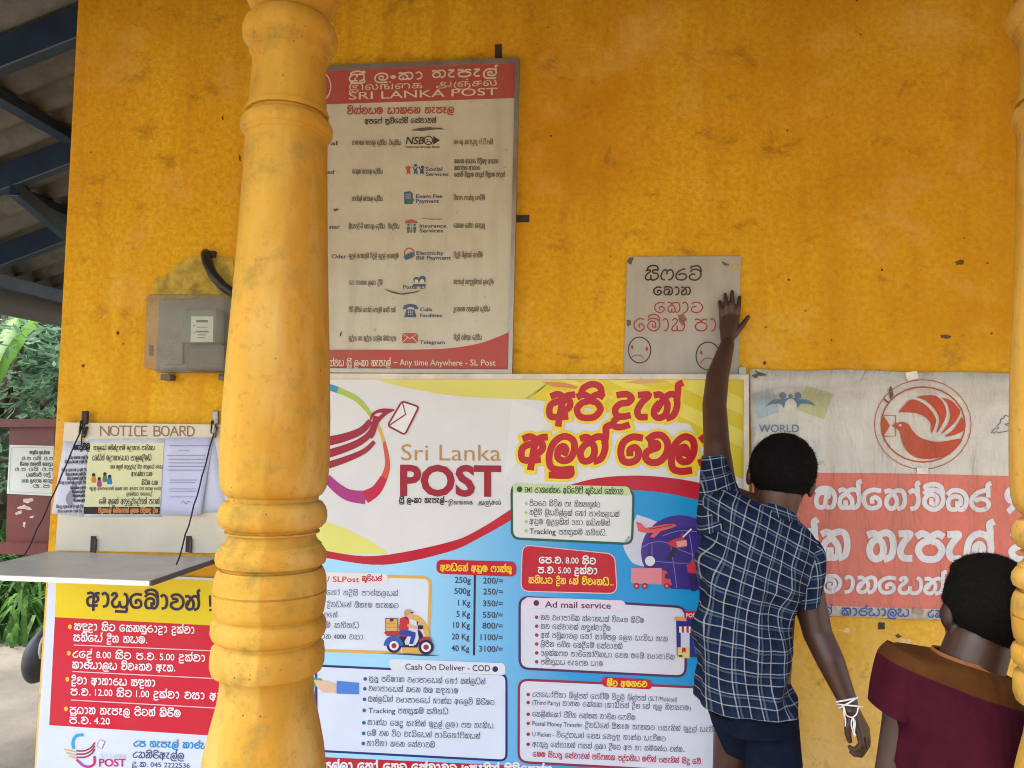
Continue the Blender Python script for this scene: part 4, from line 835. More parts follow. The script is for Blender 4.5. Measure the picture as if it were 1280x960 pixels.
decal('stain', [(783, 326), (788, 321.6), (792, 322), (790, 331), (786, 330)], -.0067, M_tear, note, .0004, .8); decal('stain', [(902, 327), (911, 330), (911, 333), (904, 331)], -.0067, M_tear, note, .0004, .6); decal('stain', [(783, 400), (788, 400), (789, 406), (784, 408)], -.0067, M_tear, note, .0004, .6)
decal('stain', [(848, 394), (855, 392), (858, 400), (853, 408), (849, 402)], -.0067, plain('tea_stain', (.20, .13, .08), .9), note, .0004, 1.2); decal('stain', [(915, 332), (921, 330), (925, 334), (918, 337)], -.0067, M_plaster, note, .0004, .8)

# ------------------------------------------------------------------ cloth banner on the right
q5 = [(937, 461), (1000, 463.5), (1060, 462), (1140, 465.5), (1200, 465), (1300, 468), (1400, 470)]
top5 = catmull(q5, 6); bot5 = catmull([(944, 766), (1000, 769), (1060, 770.5), (1140, 774), (1200, 774.5), (1300, 779), (1402, 785)], 6)
nn, mm = len(top5), 12
def clothz(px, py):
    p = P(px, py, 0); return -.012 - .006 * noise.noise((p.x * 4, p.z * 2.2, 3.1)) - .004 * math.sin(p.x * 16 + 2 * noise.noise((p.x * 2, p.z, .4)))
V, F = [], []
for j in range(mm + 1):
    for i in range(nn):
        x = top5[i][0] + (bot5[i][0] - top5[i][0]) * j / mm; y = top5[i][1] + (bot5[i][1] - top5[i][1]) * j / mm
        V.append(P(x, y, -.010))
for j in range(mm):
    for i in range(nn - 1):
        a = j * nn + i; F.append((a, a + nn, a + nn + 1, a + 1))
cloth = mesh('cloth_banner', V, F, ink((210, 206, 194), 'cloth'), None, True)
so = cloth.modifiers.new('s', 'SOLIDIFY'); so.thickness = .002; so.offset = -1
tag(cloth, 'creased white and salmon cloth banner with a bird emblem, right of the glossy banner', 'banner')
A = Art(-.0105, 'cloth'); T = Art(-.0105, 'cloth'); SAL, SALD, WB = (216, 122, 106), (186, 78, 54), (222, 222, 222)
b5 = catmull([(940, 755), (1000, 757), (1060, 758), (1140, 761), (1200, 762), (1400, 771)], 5)
A.poly(catmull([(940, 586), (1000, 590.5), (1100, 591.5), (1200, 593.5), (1400, 599)], 5) + b5[::-1], SAL, 1)
A.circle(1153.5, 530.5, 60.5, SALD, 2, 1, 56); A.circle(1153.8, 530.6, 52.5, SALD, 2, 1.8, 47)
def bx(x, y): return (1080 + x / 6.4, 460 + y / 6.4)
def BP(pts, n=4): A.poly(catmull([bx(*p) for p in pts], n), SALD, 3)
BP([(275, 355), (320, 300), (370, 255), (430, 260), (510, 310), (565, 380), (575, 440), (540, 520), (535, 450), (500, 400), (430, 365), (350, 355), (275, 355)])
BP([(415, 235), (480, 220), (570, 222), (630, 270), (660, 350), (640, 430), (580, 520), (600, 440), (595, 380), (540, 300), (470, 250), (415, 235)])
BP([(620, 238), (690, 255), (740, 300), (770, 350), (740, 420), (680, 480), (615, 530), (670, 450), (690, 380), (670, 290), (620, 238)])
BP([(780, 390), (803, 430), (805, 490), (740, 530), (645, 548), (720, 490), (780, 390)])
BP([(220, 462), (270, 438), (310, 432), (350, 445), (390, 500), (440, 550), (520, 580), (620, 590), (780, 568), (740, 640), (660, 700), (540, 726), (430, 720), (350, 670), (310, 600), (290, 520), (265, 488), (220, 462)])
A.circle(*bx(290, 458), 1.5, WB, 4); A.line([bx(160, 380), bx(254, 380), bx(254, 545), bx(160, 545)], 1.1, SALD, 3, False); A.poly([bx(145, 385), bx(160, 385), bx(208, 462), bx(160, 540), bx(145, 530), bx(138, 460)], SALD, 3)
PB, PG, BW = (170, 190, 196), (186, 190, 140), (88, 122, 150)
A.poly([(941, 492), (966, 485), (974, 515), (948, 524)], PB, 1); A.poly([(1008, 482), (1042, 492), (1030, 524), (996, 512)], PG, 1)
for x in (978.5, 997.5): A.circle(x, 494.5, 4.3, BW, 3)
A.poly([(985, 495.2), (988.2, 491.6), (991.4, 495.2), (988.2, 498.6)], BW, 3)
A.poly(catmull([(957, 508), (966, 500), (978, 499), (988, 497), (982, 502), (980, 510), (976, 505), (966, 505), (957, 508)], 3), BW, 3); A.poly(catmull([(1020, 508), (1011, 500), (999, 499), (989, 497), (995, 502), (997, 510), (1001, 505), (1011, 505), (1020, 508)], 3), BW, 3)
T.lat('WORLD', 948.5, 999, 540.2, 9.6, (108, 136, 158), .016, 3); T.lat('POST DAY', 948, 1027, 569, 19, (196, 204, 206), .02, 3); T.lat('9 OCTOBER', 966, 1032, 581, 5.4, (168, 176, 180), .01, 3)
A.line([bx(1020, 520), bx(1040, 490), bx(1075, 485), bx(1070, 460), bx(1090, 440), bx(1095, 410), bx(1120, 400), bx(1130, 380)] + [bx(1165, 395), bx(1160, 440), bx(1130, 450), bx(1165, 470), bx(1160, 500), bx(1090, 515), bx(1075, 520), bx(1060, 510), bx(1030, 522)], 1, (96, 110, 126), 3)
T.sin('ඔක්තෝම්බර්', 1019, 1237, 634, 23, WB, .25, 4, .017); T.lat('9', 1255, 1274, 640, 30, WB, .05, 4)
T.sin('ලෝක', 936, 1060, 696, 33, WB, .25, 4, .012); T.sin('තැපැල්', 1085, 1240, 698.5, 33, WB, .26, 4, .012); T.sin('දින', 1262, 1360, 701, 32, WB, .26, 4, .012)
T.sin('අභිමානයෙන්', 974, 1178, 738.5, 19, WB, .25, 4, .018, .12); T.sin('සමරමු', 1192, 1300, 743, 19, WB, .25, 4, .018, .12)
T.sin('තැපැල්', 983, 1040, 767, 9, (52, 92, 170), .17, 4, .02); T.sin('කාර්යාලය', 1052, 1136, 769, 9, (52, 92, 170), .17, 4, .02); T.sin('උඩනිරිඇල්ල', 1160, 1240, 771.5, 9, (52, 92, 170), .17, 4, .02)
A.build('printed_artwork', cloth); T.build('lettering', cloth)
M_tape = plain('yellowed_tape', (.62, .58, .48), .5, .15, 40)
for q in ([(1131, 466), (1146, 463.5), (1148.5, 472.5), (1135, 476.5)], [(1146, 584.4), (1160, 584.6), (1160, 592.6), (1146, 592.4)]): sheet('tape', q, -.0142, .0008, M_tape, cloth)
sheet('tape', [(1143, 759), (1155.5, 762.5), (1152.5, 770), (1140.5, 766.5)], -.0142, .0008, plain('brown_tape', (.30, .23, .15), .6), cloth)
for q in ([(940, 470), (952, 464), (945, 474)], [(944, 463), (958, 469), (950, 470)]): decal('tear', q, -.0142, M_tear, cloth, .0006, .8)
decal('patch', [(1111, 488), (1114, 482), (1117, 494), (1113, 500)], -.0142, M_tear, cloth, .0005, .3); decal('patch', [(1106, 498), (1112, 503), (1111, 504.5), (1105, 500)], -.0142, M_tear, cloth, .0005, .3)
tag(sheet('nail_plate', [(1098.6, 778.6), (1106, 778.6), (1106, 786.6), (1098.6, 786.6)], -.0002, .004, M_rust), 'small rusty plate nailed to the wall below the cloth banner', 'nail plate')
tag(sheet('corner_clip', [(923.5, 459.5), (932.5, 458.6), (933, 467.4), (924, 467.6)], -.0002, .014, M_alu), 'small metal clip on the wall where the two banners meet', 'clip')

# ------------------------------------------------------------------ notice board with its let-down shelf
M_cream = plain('cream_board_paint', (.55, .50, .38), .55, .08, 8, .05)
B6 = [(80.5, 528), (292, 531), (286, 692), (69, 688)]
nb = empty('notice_board', P(180, 690, 0), 'cream wooden notice board with a let-down shelf on strings, left of the column', 'notice board')
sheet('back_panel', B6, -.001, .018, M_cream, nb)
T = Art(-.0191, 'old'); KN = (132, 92, 70)
SK = {'N': [[(0, 0), (0, 10)], [(0, 10), (8, 0)], [(8, 0), (8, 10)]], 'O': [[(4, 0), (.6, 2), (0, 5), (1, 9), (4, 10), (7.4, 8), (8, 5), (7, 1), (4, 0)]], 'T': [[(0, 10), (8, 10)], [(4, 10), (4, 0)]], 'I': [[(4, 10), (4, 0)], [(2, 10), (6, 10)], [(2, 0), (6, 0)]],
      'C': [[(8, 9.6), (2, 10), (0, 7), (0, 3), (2, 0), (8, 0)]], 'E': [[(8, 10), (0, 10)], [(0, 10), (0, 0)], [(0, 0), (8, 0)], [(0, 5), (6, 5)]], 'B': [[(0, 0), (0, 10)], [(0, 10), (6, 9.6), (7, 7.4), (5.6, 5.4), (0, 5.2)], [(0, 5.2), (6.6, 4.8), (8, 2.4), (6, 0), (0, 0)]],
      'A': [[(0, 0), (4, 10)], [(4, 10), (8, 0)], [(1.6, 4), (6.4, 4)]], 'R': [[(0, 0), (0, 10)], [(0, 10), (6, 9.6), (7, 7.4), (5.6, 5.4), (0, 5.2)], [(3, 5.2), (8, 0)]], 'D': [[(0, 0), (0, 10)], [(0, 10), (5.6, 9), (8, 5), (5.6, .6), (0, 0)]]}
for ch, x0, x1 in (('N', 125.5, 136), ('O', 138, 148), ('T', 149, 159), ('I', 158.5, 167), ('C', 168.5, 175), ('E', 177, 183.5), ('B', 192.5, 200), ('O', 202, 211), ('A', 213, 222.5), ('R', 225, 232), ('D', 234.5, 242.5)):
    for st in SK[ch]:
        pts = [(x0 + a / 8 * (x1 - x0), 544.5 - b * 1.18 + (x0 - 125) * .004) for a, b in st]
        T.line(pts, 1.5, KN, 2, len(pts) > 2 and ch in 'OCBRD')
T.build('lettering', nb)
def hz(px, py, y): return P(px, py, y)
zb = P(180, 689.5, 0).z
xb0, xb1 = P(66, 689, 0).x, P(282, 691, 0).x
YF = -.42
M_shelf_top = plain('grey_brown_shelf_board', (.50, .46, .40), .42, .2, 7, .1)
M_dark = plain('dark_brown_edge', (.055, .032, .024), .5, .3, 20)
sh_z = zb - .004
tp = box('shelf', ((xb0 + xb1) / 2, (YF - .02) / 2, sh_z - .0065), (xb1 - xb0 - .012, -YF - .02, .011), M_shelf_top, nb, bevel=.001)
box('front_edge', ((xb0 + xb1) / 2, YF - .003, sh_z - .007), (xb1 - xb0 - .012, .008, .0135), plain('off_white_edge', (.70, .67, .60), .5, .1), tp)
box('side_edge', (xb1 - .003, YF / 2 - .009, sh_z - .007), (.007, -YF - .018, .0135), M_dark, tp)
for px in (117, 236):
    p = P(px, 680, -.019); h = box('hinge', (p.x, -.021, p.z), (.017, .004, .052), M_rust, nb); box('hinge_pin', (p.x + .01, -.026, p.z - .004), (.006, .006, .045), M_dark, h)
M_str = plain('black_cord', (.012, .012, .014), .8, .3, 60)
for (ax, ay), (bx_, by_), lab in (((104, 530), (31, 694), 0), ((270, 530), (221, 706), 1)):
    a = P(ax, ay, -.024); d = ROT @ Vector(((bx_ - 640) / FPX, -(by_ - 480) / FPX, -1)); t = (sh_z - CAM.z) / d.z; b = CAM + d * t
    pts = [a + (b - a) * (k / 14) + Vector((.0016 * math.sin(k * 2.1), 0, .0016 * math.cos(k * 1.7) - .012 * math.sin(math.pi * k / 14))) for k in range(15)]
    tube('string', pts, .0024, M_str, nb, 6)
M_steel = plain('worn_steel', (.22, .20, .18), .35, .4, 40, .1, .9)
for cx in (107.5, 270.5):
    bm = bmesh.new(); p = P(cx, 522, -.018); q = P(cx, 537, -.022)
    bm_box(bm, p + Vector((0, -.004, 0)), (.02, .012, .045), None, .003); bm_tube(bm, [p + Vector((-.008, -.012, -.01)), p + Vector((-.008, -.018, -.05)), p + Vector((.006, -.018, -.055)), p + Vector((.006, -.014, -.02))], .003, 6); bm_tube(bm, [q + Vector((.004, -.002, .01)), q + Vector((.002, -.004, -.012)), q + Vector((-.004, -.003, -.026))], .004, 6)
    bmobj('latch', bm, M_rust if cx < 200 else M_steel, nb, True)
tube('cord_end', [P(104, 534, -.024), P(102.4, 545, -.027), P(101.6, 556, -.026)], .0022, M_str, nb, 6)
# papers pinned to the board
def paper(q, y, c, label, name='notice_paper', curl=.0):
    V, F = [], []
    n = 6
    for j in range(n + 1):
        for i in range(n + 1):
            u, v = i / n, j / n
            x = (q[0][0] * (1 - u) + q[1][0] * u) * (1 - v) + (q[3][0] * (1 - u) + q[2][0] * u) * v
            yy = (q[0][1] * (1 - u) + q[1][1] * u) * (1 - v) + (q[3][1] * (1 - u) + q[2][1] * u) * v
            V.append(P(x, yy, y - curl * v * v * (.3 + .7 * u)))
    for j in range(n):
        for i in range(n):
            a = j * (n + 1) + i; F.append((a, a + n + 1, a + n + 2, a + 1))
    o = mesh(name, V, F, ink(c, 'paper'), None, True); s = o.modifiers.new('s', 'SOLIDIFY'); s.thickness = .0006; s.offset = -1
    return tag(o, label, 'paper', 'papers pinned on the notice board')
p3 = paper([(206, 549), (268, 548), (284, 640), (206, 643)], -.0192, (212, 218, 238), 'rear white sheet showing behind the right edge of the typed letter')
p1 = paper([(79.5, 552), (112, 551.5), (105, 646), (64.5, 642)], -.0202, (212, 216, 230), 'white sheet with a grey figure and black text at the left of the notice board')
T = Art(-.0212, 'paper'); GK = (60, 58, 66)
T.sin('නැළවිලි', 92, 112, 562, 5.6, (30, 28, 34), .24)
for x0, x1, y, h in ((86, 110, 573.5, 3), (81, 109, 579, 3.2), (77, 108, 589, 3), (82, 107, 594.4, 3), (84, 107, 599.6, 3), (73, 107, 605, 3.2), (88, 107, 611, 2.6), (90, 106, 616, 2.6), (91, 106, 621, 2.6), (92, 106, 627, 2.6), (70, 104, 635, 3), (72, 102, 640.4, 2.6)):
    T.sin('සියළු දෙනාටම දැනුම් දීම', x0, x1, y, h, GK, .15)
T.poly(catmull([(90, 604), (94, 603), (96, 609), (93, 614), (95, 622), (90, 628), (95, 633), (86, 632), (82, 624), (85, 616), (89, 611), (90, 604)], 3), (150, 150, 162), 1)
T.build('lettering', p1)
p2 = paper([(111, 549), (206.5, 548), (202, 646), (104.5, 646)], -.0212, (222, 226, 240), 'pale yellow printed notice with a small group of seated figures, centre of the notice board')
A = Art(-.0216, 'paper'); T = Art(-.0216, 'paper')
A.poly([(111, 554), (205, 553.4), (200, 634), (105, 634)], (222, 224, 176), 1); A.poly([(105, 633.6), (200, 633.6), (199.4, 642.6), (104.6, 642.4)], (48, 46, 48), 2); T.sin('විදුහලේ කථිකාවත් ලබන පිළිබඳ දින', 123, 197, 640.6, 4.6, (206, 140, 84), .24, 3.4)
NK = (66, 60, 52)
for t, x0, x1, y, h in (('තාලයේ මහින්දාගම් මදාහාර පාරිතය', 117, 193, 562.6, 5, ), ('උබයිත් මදාහාරයට පාලනදීමයි', 115, 189, 575.4, 5.6), ('ඔබ අලුත් අවුරුද්දේ සිට තාලයේ වරය', 138, 203, 585.6, 4), ('ආරක්ෂා යහ', 164, 190, 595, 5), ('සිටිම යහ', 177, 197, 606, 5), ('මුදල අරපරවෙන් ලබන මට අරහා පහ මගල රරහ', 112, 201, 612.6, 3.6), ('ලබන්නට මහපදේ', 158, 190, 619.4, 3.6), ('මේ අලුත් අවුරුද්දේවත් පටන්', 124, 199, 630, 6)): T.sin(t, x0, x1, y, h, NK, .12)
for x, y, c in ((117, 597, (206, 140, 60)), (124, 602, (176, 70, 140)), (131, 596, (90, 130, 90)), (137, 599, (40, 130, 190))):
    A.poly(catmull([(x - 3, y + 6), (x - 2, y - 2), (x + 2, y - 2), (x + 3, y + 6), (x - 3, y + 6)], 3), c, 2); A.circle(x, y - 3.6, 2.1, (70, 44, 40), 3)
A.build('printed_artwork', p2); T.build('lettering', p2)
p4 = paper([(206, 547.5), (266.5, 547), (250.5, 644), (201, 643.5)], -.0228, (206, 210, 238), 'lavender white typed letter whose lower corner swings out, right of the yellow notice', curl=.012)
T = Art(-.0236, 'paper')
LG = (150, 152, 176)
for x0, x1, y in ((211, 262, 557), (209, 256, 569.4), (210, 257, 574), (210, 256, 578.6), (210, 255, 583), (209, 254, 587.6), (213, 246, 600)):
    T.line([(x0, y), (x1, y)], .7, LG, 8, False)
for y in (603, 611, 614, 621): T.line([(212, y), (244, y)], .6, LG, 14, False)
T.line([(222, 564), (228, 562.6), (236, 563.6)], .7, LG, 8); T.line([(226, 629), (229, 626), (232, 630), (235, 626.6), (238, 628)], .7, (120, 122, 150), 22)
T.build('lettering', p4)

# ------------------------------------------------------------------ electricity meter
me_ = empty('electricity_meter', P(240, 465, 0), 'grey translucent electricity meter box with a black cable above the notice board', 'electricity meter')
yF = -.13
def mq(px, py, y): return P(px, py, y)
ax0, ax1 = P(196, 420, 0).x, P(306, 420, 0).x; az0, az1 = P(240, 466, -.02).z, P(240, 371, -.05).z
m, nt, b = newmat('smoky_plastic_cover', .22, .5)
b.inputs['Base Color'].default_value = (.40, .38, .32, 1)
tr = nt.nodes.new('ShaderNodeBsdfTransparent'); tr.inputs[0].default_value = (.86, .86, .80, 1)
mx = nt.nodes.new('ShaderNodeMixShader'); nf = noisef(nt, 30, 4, .6, wcoords(nt)); nt.links.new(ramp(nt, nf, .3, .7, .70, .80), mx.inputs[0])
nt.links.new(b.outputs[0], mx.inputs[1]); nt.links.new(tr.outputs[0], mx.inputs[2]); nt.links.new(mx.outputs[0], nt.nodes['Material Output'].inputs[0])
M_smoke = m
bm = bmesh.new(); xm = (ax0 + ax1) / 2 + .012
bm_box(bm, Vector((xm, -.065, (az0 + az1) / 2)), ((ax1 - ax0) * .93, .128, az1 - az0))
for v in bm.verts:
    if v.co.y < -.06: v.co.x = xm + (v.co.x - xm) * .93; v.co.z = (az0 + az1) / 2 + (v.co.z - (az0 + az1) / 2) * .97
bmesh.ops.bevel(bm, geom=[e for e in bm.edges], offset=.012, segments=3, affect='EDGES', profile=.5)
bmesh.ops.delete(bm, geom=[f for f in bm.faces if all(v.co.y > -.004 for v in f.verts)], context='FACES')
bmobj('cover', bm, M_smoke, me_, True)
M_grey = plain('grey_moulding', (.20, .19, .17), .5, .15, 20); M_mdark = plain('dark_grey_moulding', (.085, .08, .075), .5, .2, 20)
box('back_plate', (xm - .004, -.006, (az0 + az1) / 2), ((ax1 - ax0), .01, az1 - az0), M_grey, me_, bevel=.003)
c0 = P(253, 408, -.06); box('meter_body', (c0.x, -.05, c0.z), (.115, .07, .115), plain('green_grey_moulding', (.15, .19, .17), .45), me_, bevel=.01)
fp = sheet('meter_face', [(239, 395.5), (266.5, 395.5), (266, 427.5), (238, 427.5)], -.086, .003, plain('meter_face_plate', (.62, .70, .60), .4), me_)
T = Art(-.0895, 'paper')
for x0, x1, y, wd in ((246, 259, 401.5, 3), (246, 259, 409, .8), (245, 260, 414.5, 2), (247, 257, 418.6, 1), (247, 256, 422, .8), (242, 244, 407, 1), (242, 244, 416, 1)): T.line([(x0, y), (x1, y)], wd, (90, 110, 100), 1, False)
T.build('dial_marks', fp)
c1 = P(262, 448, -.06); box('terminal_cover', (c1.x, -.05, c1.z), (.13, .08, .085), M_mdark, me_, bevel=.012)
T = Art(-.0235, 'paper')
for cx, cy in ((210, 428), (217, 428), (210, 436), (211, 443), (209, 449), (216, 449)): T.rbox([(cx - 2.6, cy - 2.4), (cx + 2.6, cy - 2.4), (cx + 2.6, cy + 2.4), (cx - 2.6, cy + 2.4)], .8, None, 1, (170, 168, 150), .9)
pl = sheet('terminal_plate', [(204, 422), (228, 422), (228, 455), (204, 455)], -.012, .0105, M_grey, me_); T.build('terminal_marks', pl)
for px in (210, 282): box('mounting_foot', P(px, 472, -.02), (.035, .035, .02), M_mdark, me_, bevel=.004)
box('side_catch', P(189, 438, -.03), (.006, .02, .035), M_mdark, me_, bevel=.002)
tube('cable', [P(258, 314, .03), P(257.5, 320, -.012), P(260, 330, -.035), P(266, 343, -.045), P(278, 357, -.048), P(290, 366, -.045), P(298, 376, -.04)], [.017, .017, .0165, .016, .016, .016, .016], plain('black_cable', (.014, .015, .018), .45, .2, 40), me_, 12)
box('cable_gland', P(262, 318, -.006), (.045, .014, .022), M_rust, me_, bevel=.004)
# ------------------------------------------------------------------ red board under the side roof
M_red = plain('dark_red_gloss_paint', (.085, .008, .010), .4, .25, 9, .08)
YR = 1.55
rb = empty('red_railing', P(30, 680, YR), 'dark red board and rails fixed beyond the left end of the wall', 'railing')
sheet('board', [(12, 531), (68, 531), (66, 684), (7, 682)], YR, .03, M_red, rb)
sheet('top_rail', [(-150, 525), (120, 523), (120, 533), (-150, 535)], YR - .03, .05, M_red, rb)
sheet('bottom_rail', [(-150, 678), (120, 680), (120, 695), (-150, 690)], YR - .03, .05, M_red, rb)
for px in (-152, 112):
    a = P(px, 600, YR); box('post', (a.x, YR, .76), (.09, .09, 1.6), M_red, rb, bevel=.006)
M_flake = plain('bare_primer', (.42, .36, .33), .8, .3, 40)
for pts in ([(29, 624), (40, 622), (42, 626), (34, 629), (29, 628)], [(22, 634), (30, 631), (40, 636), (38, 638), (28, 636), (22, 636)], [(19, 641), (27, 638), (27, 642), (20, 644)], [(37, 646), (42, 644), (42, 647), (38, 648)], [(29, 653), (32, 652), (31, 660), (28, 658)]):
    decal('paint_flake', pts, YR - .03, M_flake, rb, .001, .5)
rs_ = sheet('reversed_notice', [(12, 556), (67.5, 557.5), (66, 620), (8.5, 617)], YR - .0305, .002, ink((206, 216, 214), 'paper'))
tag(rs_, 'white notice with back to front lettering on the dark red board', 'notice')
T = Art(YR - .0327, 'paper'); GK2 = (96, 104, 104)
for t, x0, x1, y in (('කාර්යාල වේලාව', 62, 37, 567.5), ('ප.ව. 4.00 සිට ප.ව.', 66, 26, 575), ('උදෑසන විවෘතව තැබේ', 66, 25, 582), ('ප.ව. 12.00 සිට ප.ව. 1', 66, 17, 588.6), ('දිවා විවේකය', 63, 33, 595.6), ('ප්‍රධාන තැපෑල බාර', 66, 27, 603), ('ප.ව. 4.20', 62, 38, 609.6)):
    T.mix(t.replace('12.00', '').replace('4.00', '').replace('4.20', '').replace(' 1', ''), x0, x1, y, 3.6, GK2, .24, 1)
T.rbox([(14, 559), (67, 560), (65.6, 617), (11, 614.6)], 4, None, .5, (170, 186, 184), .6)
T.build('lettering', rs_)

# ------------------------------------------------------------------ plants beyond the wall
def leafmat(name, c1, c2, rough=.5):
    m, nt, b = newmat(name, rough, .4); oi = nt.nodes.new('ShaderNodeNewGeometry')
    f = noisef(nt, 2.2, 3, .6, wcoords(nt)); a = N(nt, 'ShaderNodeMath', operation='MULTIPLY_ADD'); nt.links.new(oi.outputs['Random Per Island'], a.inputs[0]); a.inputs[1].default_value = .6
    nt.links.new(ramp(nt, f, .3, .7, 0, .4), a.inputs[2])
    nt.links.new(mixc(nt, a.outputs[0], c1, c2), b.inputs['Base Color'])
    t = nt.nodes.new('ShaderNodeBsdfTranslucent'); nt.links.new(mixc(nt, a.outputs[0], c1, c2), t.inputs[0])
    mx = nt.nodes.new('ShaderNodeMixShader'); mx.inputs[0].default_value = .42
    nt.links.new(b.outputs[0], mx.inputs[1]); nt.links.new(t.outputs[0], mx.inputs[2]); nt.links.new(mx.outputs[0], nt.nodes['Material Output'].inputs[0]); return m
M_bark = plain('grey_bark', (.13, .10, .075), .9, .35, 18, .5)
def leaves(bm, c, r, n, ln, wd, droop=.3, rng=random):
    for _ in range(n):
        d = Vector((rng.gauss(0, 1), rng.gauss(0, 1), rng.gauss(0, 1))).normalized(); p = c + Vector((d.x * r[0], d.y * r[1], d.z * r[2])) * rng.uniform(.35, 1) ** .6
        a = Vector((rng.gauss(0, 1), rng.gauss(0, 1), rng.gauss(-droop, .5))).normalized(); s = a.cross(Vector((rng.gauss(0, .5), rng.gauss(0, .5), 1))).normalized(); u = a.cross(s)
        l = ln * rng.uniform(.6, 1.3); w_ = wd * rng.uniform(.7, 1.2)
        q = [p, p + a * l * .35 + s * w_ * .5 + u * l * .06, p + a * l * .75 + s * w_ * .4, p + a * l - u * l * .1, p + a * l * .75 - s * w_ * .4, p + a * l * .35 - s * w_ * .5 + u * l * .06]
        bm.faces.new([bm.verts.new(v) for v in q])
def tree(base, h, r, nclump, mat, label, ln, wd, low=.25, group='trees beyond the side yard'):
    rng = random.Random(label); root = empty('tree', base, label, 'tree', group); B = Vector(base)
    bm = bmesh.new(); bm_tube(bm, [B, B + Vector((.06, 0, h * .3)), B + Vector((-.05, .05, h * .62)), B + Vector((0, 0, h * .9))], [.13, .10, .07, .02], 9)
    cl = []
    for k in range(nclump):
        a = rng.uniform(0, 6.28); z = rng.uniform(low, 1) * h; rr = r * math.sqrt(rng.random()) * (1 - .5 * abs(z / h - .6))
        c = B + Vector((math.cos(a) * rr, math.sin(a) * rr, z)); cl.append(c)
        if k % 2 == 0: bm_tube(bm, [B + Vector((0, 0, z * .7)), (B + Vector((0, 0, z * .8)) + c) / 2, c], [.04, .028, .01], 6)
    bmobj('trunk', bm, M_bark, root, True)
    bm = bmesh.new()
    for c in cl: leaves(bm, c, (r * .3, r * .3, r * .24), 190, ln, wd, .35, rng)
    bmobj('crown', bm, mat, root)
ML1 = leafmat('glossy_mango_leaf', (.08, .17, .085), (.26, .42, .26), .4); ML2 = leafmat('pale_leaf', (.11, .24, .07), (.26, .42, .16)); ML3 = leafmat('dark_leaf', (.045, .115, .06), (.13, .26, .14))
tree((P(-10, 800, 4.2).x, 4.2, -.1), 4.2, 1.5, 40, ML1, 'leafy tree with long glossy mid green leaves beyond the red board', .14, .040)
tree((P(60, 800, 5.4).x, 5.4, -.1), 3.9, 1.5, 30, ML3, 'darker tree standing nearest the wall edge behind the glossy tree', .13, .045, .2)
tree((P(-60, 800, 7.5).x, 7.5, -.1), 3.2, 2.2, 40, ML2, 'pale green tree farthest back in the left gap', .15, .055, .1)
tree((P(90, 800, 9).x, 9, -.1), 3.4, 2.4, 34, ML2, 'tree far behind the wall edge seen through the other crowns', .15, .05, .1)
tree((P(-190, 800, 6).x, 6, -.1), 5.0, 2.0, 44, ML3, 'dark tree outside the left edge of the yard', .15, .05, .1)
# banana plant
bp = empty('banana_plant', (P(10, 800, 3.3).x, 3.3, -.1), 'banana plant with broad bright green leaves under the grey eave', 'banana plant')
M_ban = leafmat('banana_leaf', (.10, .26, .04), (.22, .42, .09), .35)
b0 = Vector((P(0, 800, 3.3).x - .3, 3.3, -.1)); tube('stem', [b0, b0 + Vector((.02, 0, .9)), b0 + Vector((.06, 0, 1.75))], [.09, .075, .05], plain('banana_stem', (.12, .16, .06), .6), bp, 10)
crown = b0 + Vector((.06, 0, 1.75))
for tip, wd in ((P(62, 388, 3.2), .06), (P(-6, 408, 3.1), .05), (P(-70, 372, 3.2), .12), (P(34, 378, 3.9), .07), (P(-40, 470, 2.8), .12)):
    V, F = [], []; n = 14; mid = (crown + tip) / 2 + Vector((0, 0, .32))
    for i in range(n + 1):
        t = i / n; c = crown * (1 - t) ** 2 + mid * 2 * t * (1 - t) + tip * t * t; d = (mid - crown) * (1 - t) + (tip - mid) * t; s = d.cross(Vector((0, 0, 1))).normalized()
        ww = wd * max(.02, math.sin(math.pi * min(1, .08 + t * .92)) ** .6) * (1 if i % 4 else .82)
        V += [c - s * ww - Vector((0, 0, ww * .45)), c, c + s * ww - Vector((0, 0, ww * .45))]
    for i in range(n):
        for k in (0, 1): a = 3 * i + k; F.append((a, a + 1, a + 4, a + 3))
    mesh('leaf', V, F, M_ban, bp, True)
# long grass along the path
rng = random.Random(5); bm = bmesh.new()
for _ in range(5200):
    x = rng.uniform(-6.5, -1.7); y = rng.uniform(2.55, 4.6) + .35 * (x + 3)*.3; b = Vector((x, y, -.11)); h = rng.uniform(.35, .95) * (1 if y > 2.9 else .7); a = rng.uniform(0, 6.28); dr = Vector((math.cos(a), math.sin(a), 0)); s = Vector((-dr.y, dr.x, 0)) * rng.uniform(.008, .016)
    p1_, p2_, p3_ = b + Vector((0, 0, h * .55)) + dr * h * .12, b + Vector((0, 0, h * .85)) + dr * h * .38, b + Vector((0, 0, h * .78)) + dr * h * .72
    v = [bm.verts.new(q) for q in (b - s, b + s, p1_ + s, p1_ - s, p2_ + s * .8, p2_ - s * .8, p3_)]
    for f in ((0, 1, 2, 3), (3, 2, 4, 5), (5, 4, 6)): bm.faces.new([v[i] for i in f])
tag(bmobj('grass', bm, leafmat('long_grass_blade', (.03, .10, .02), (.12, .26, .06))), 'thick long green grass along the edge of the concrete path', 'grass', kind='stuff')
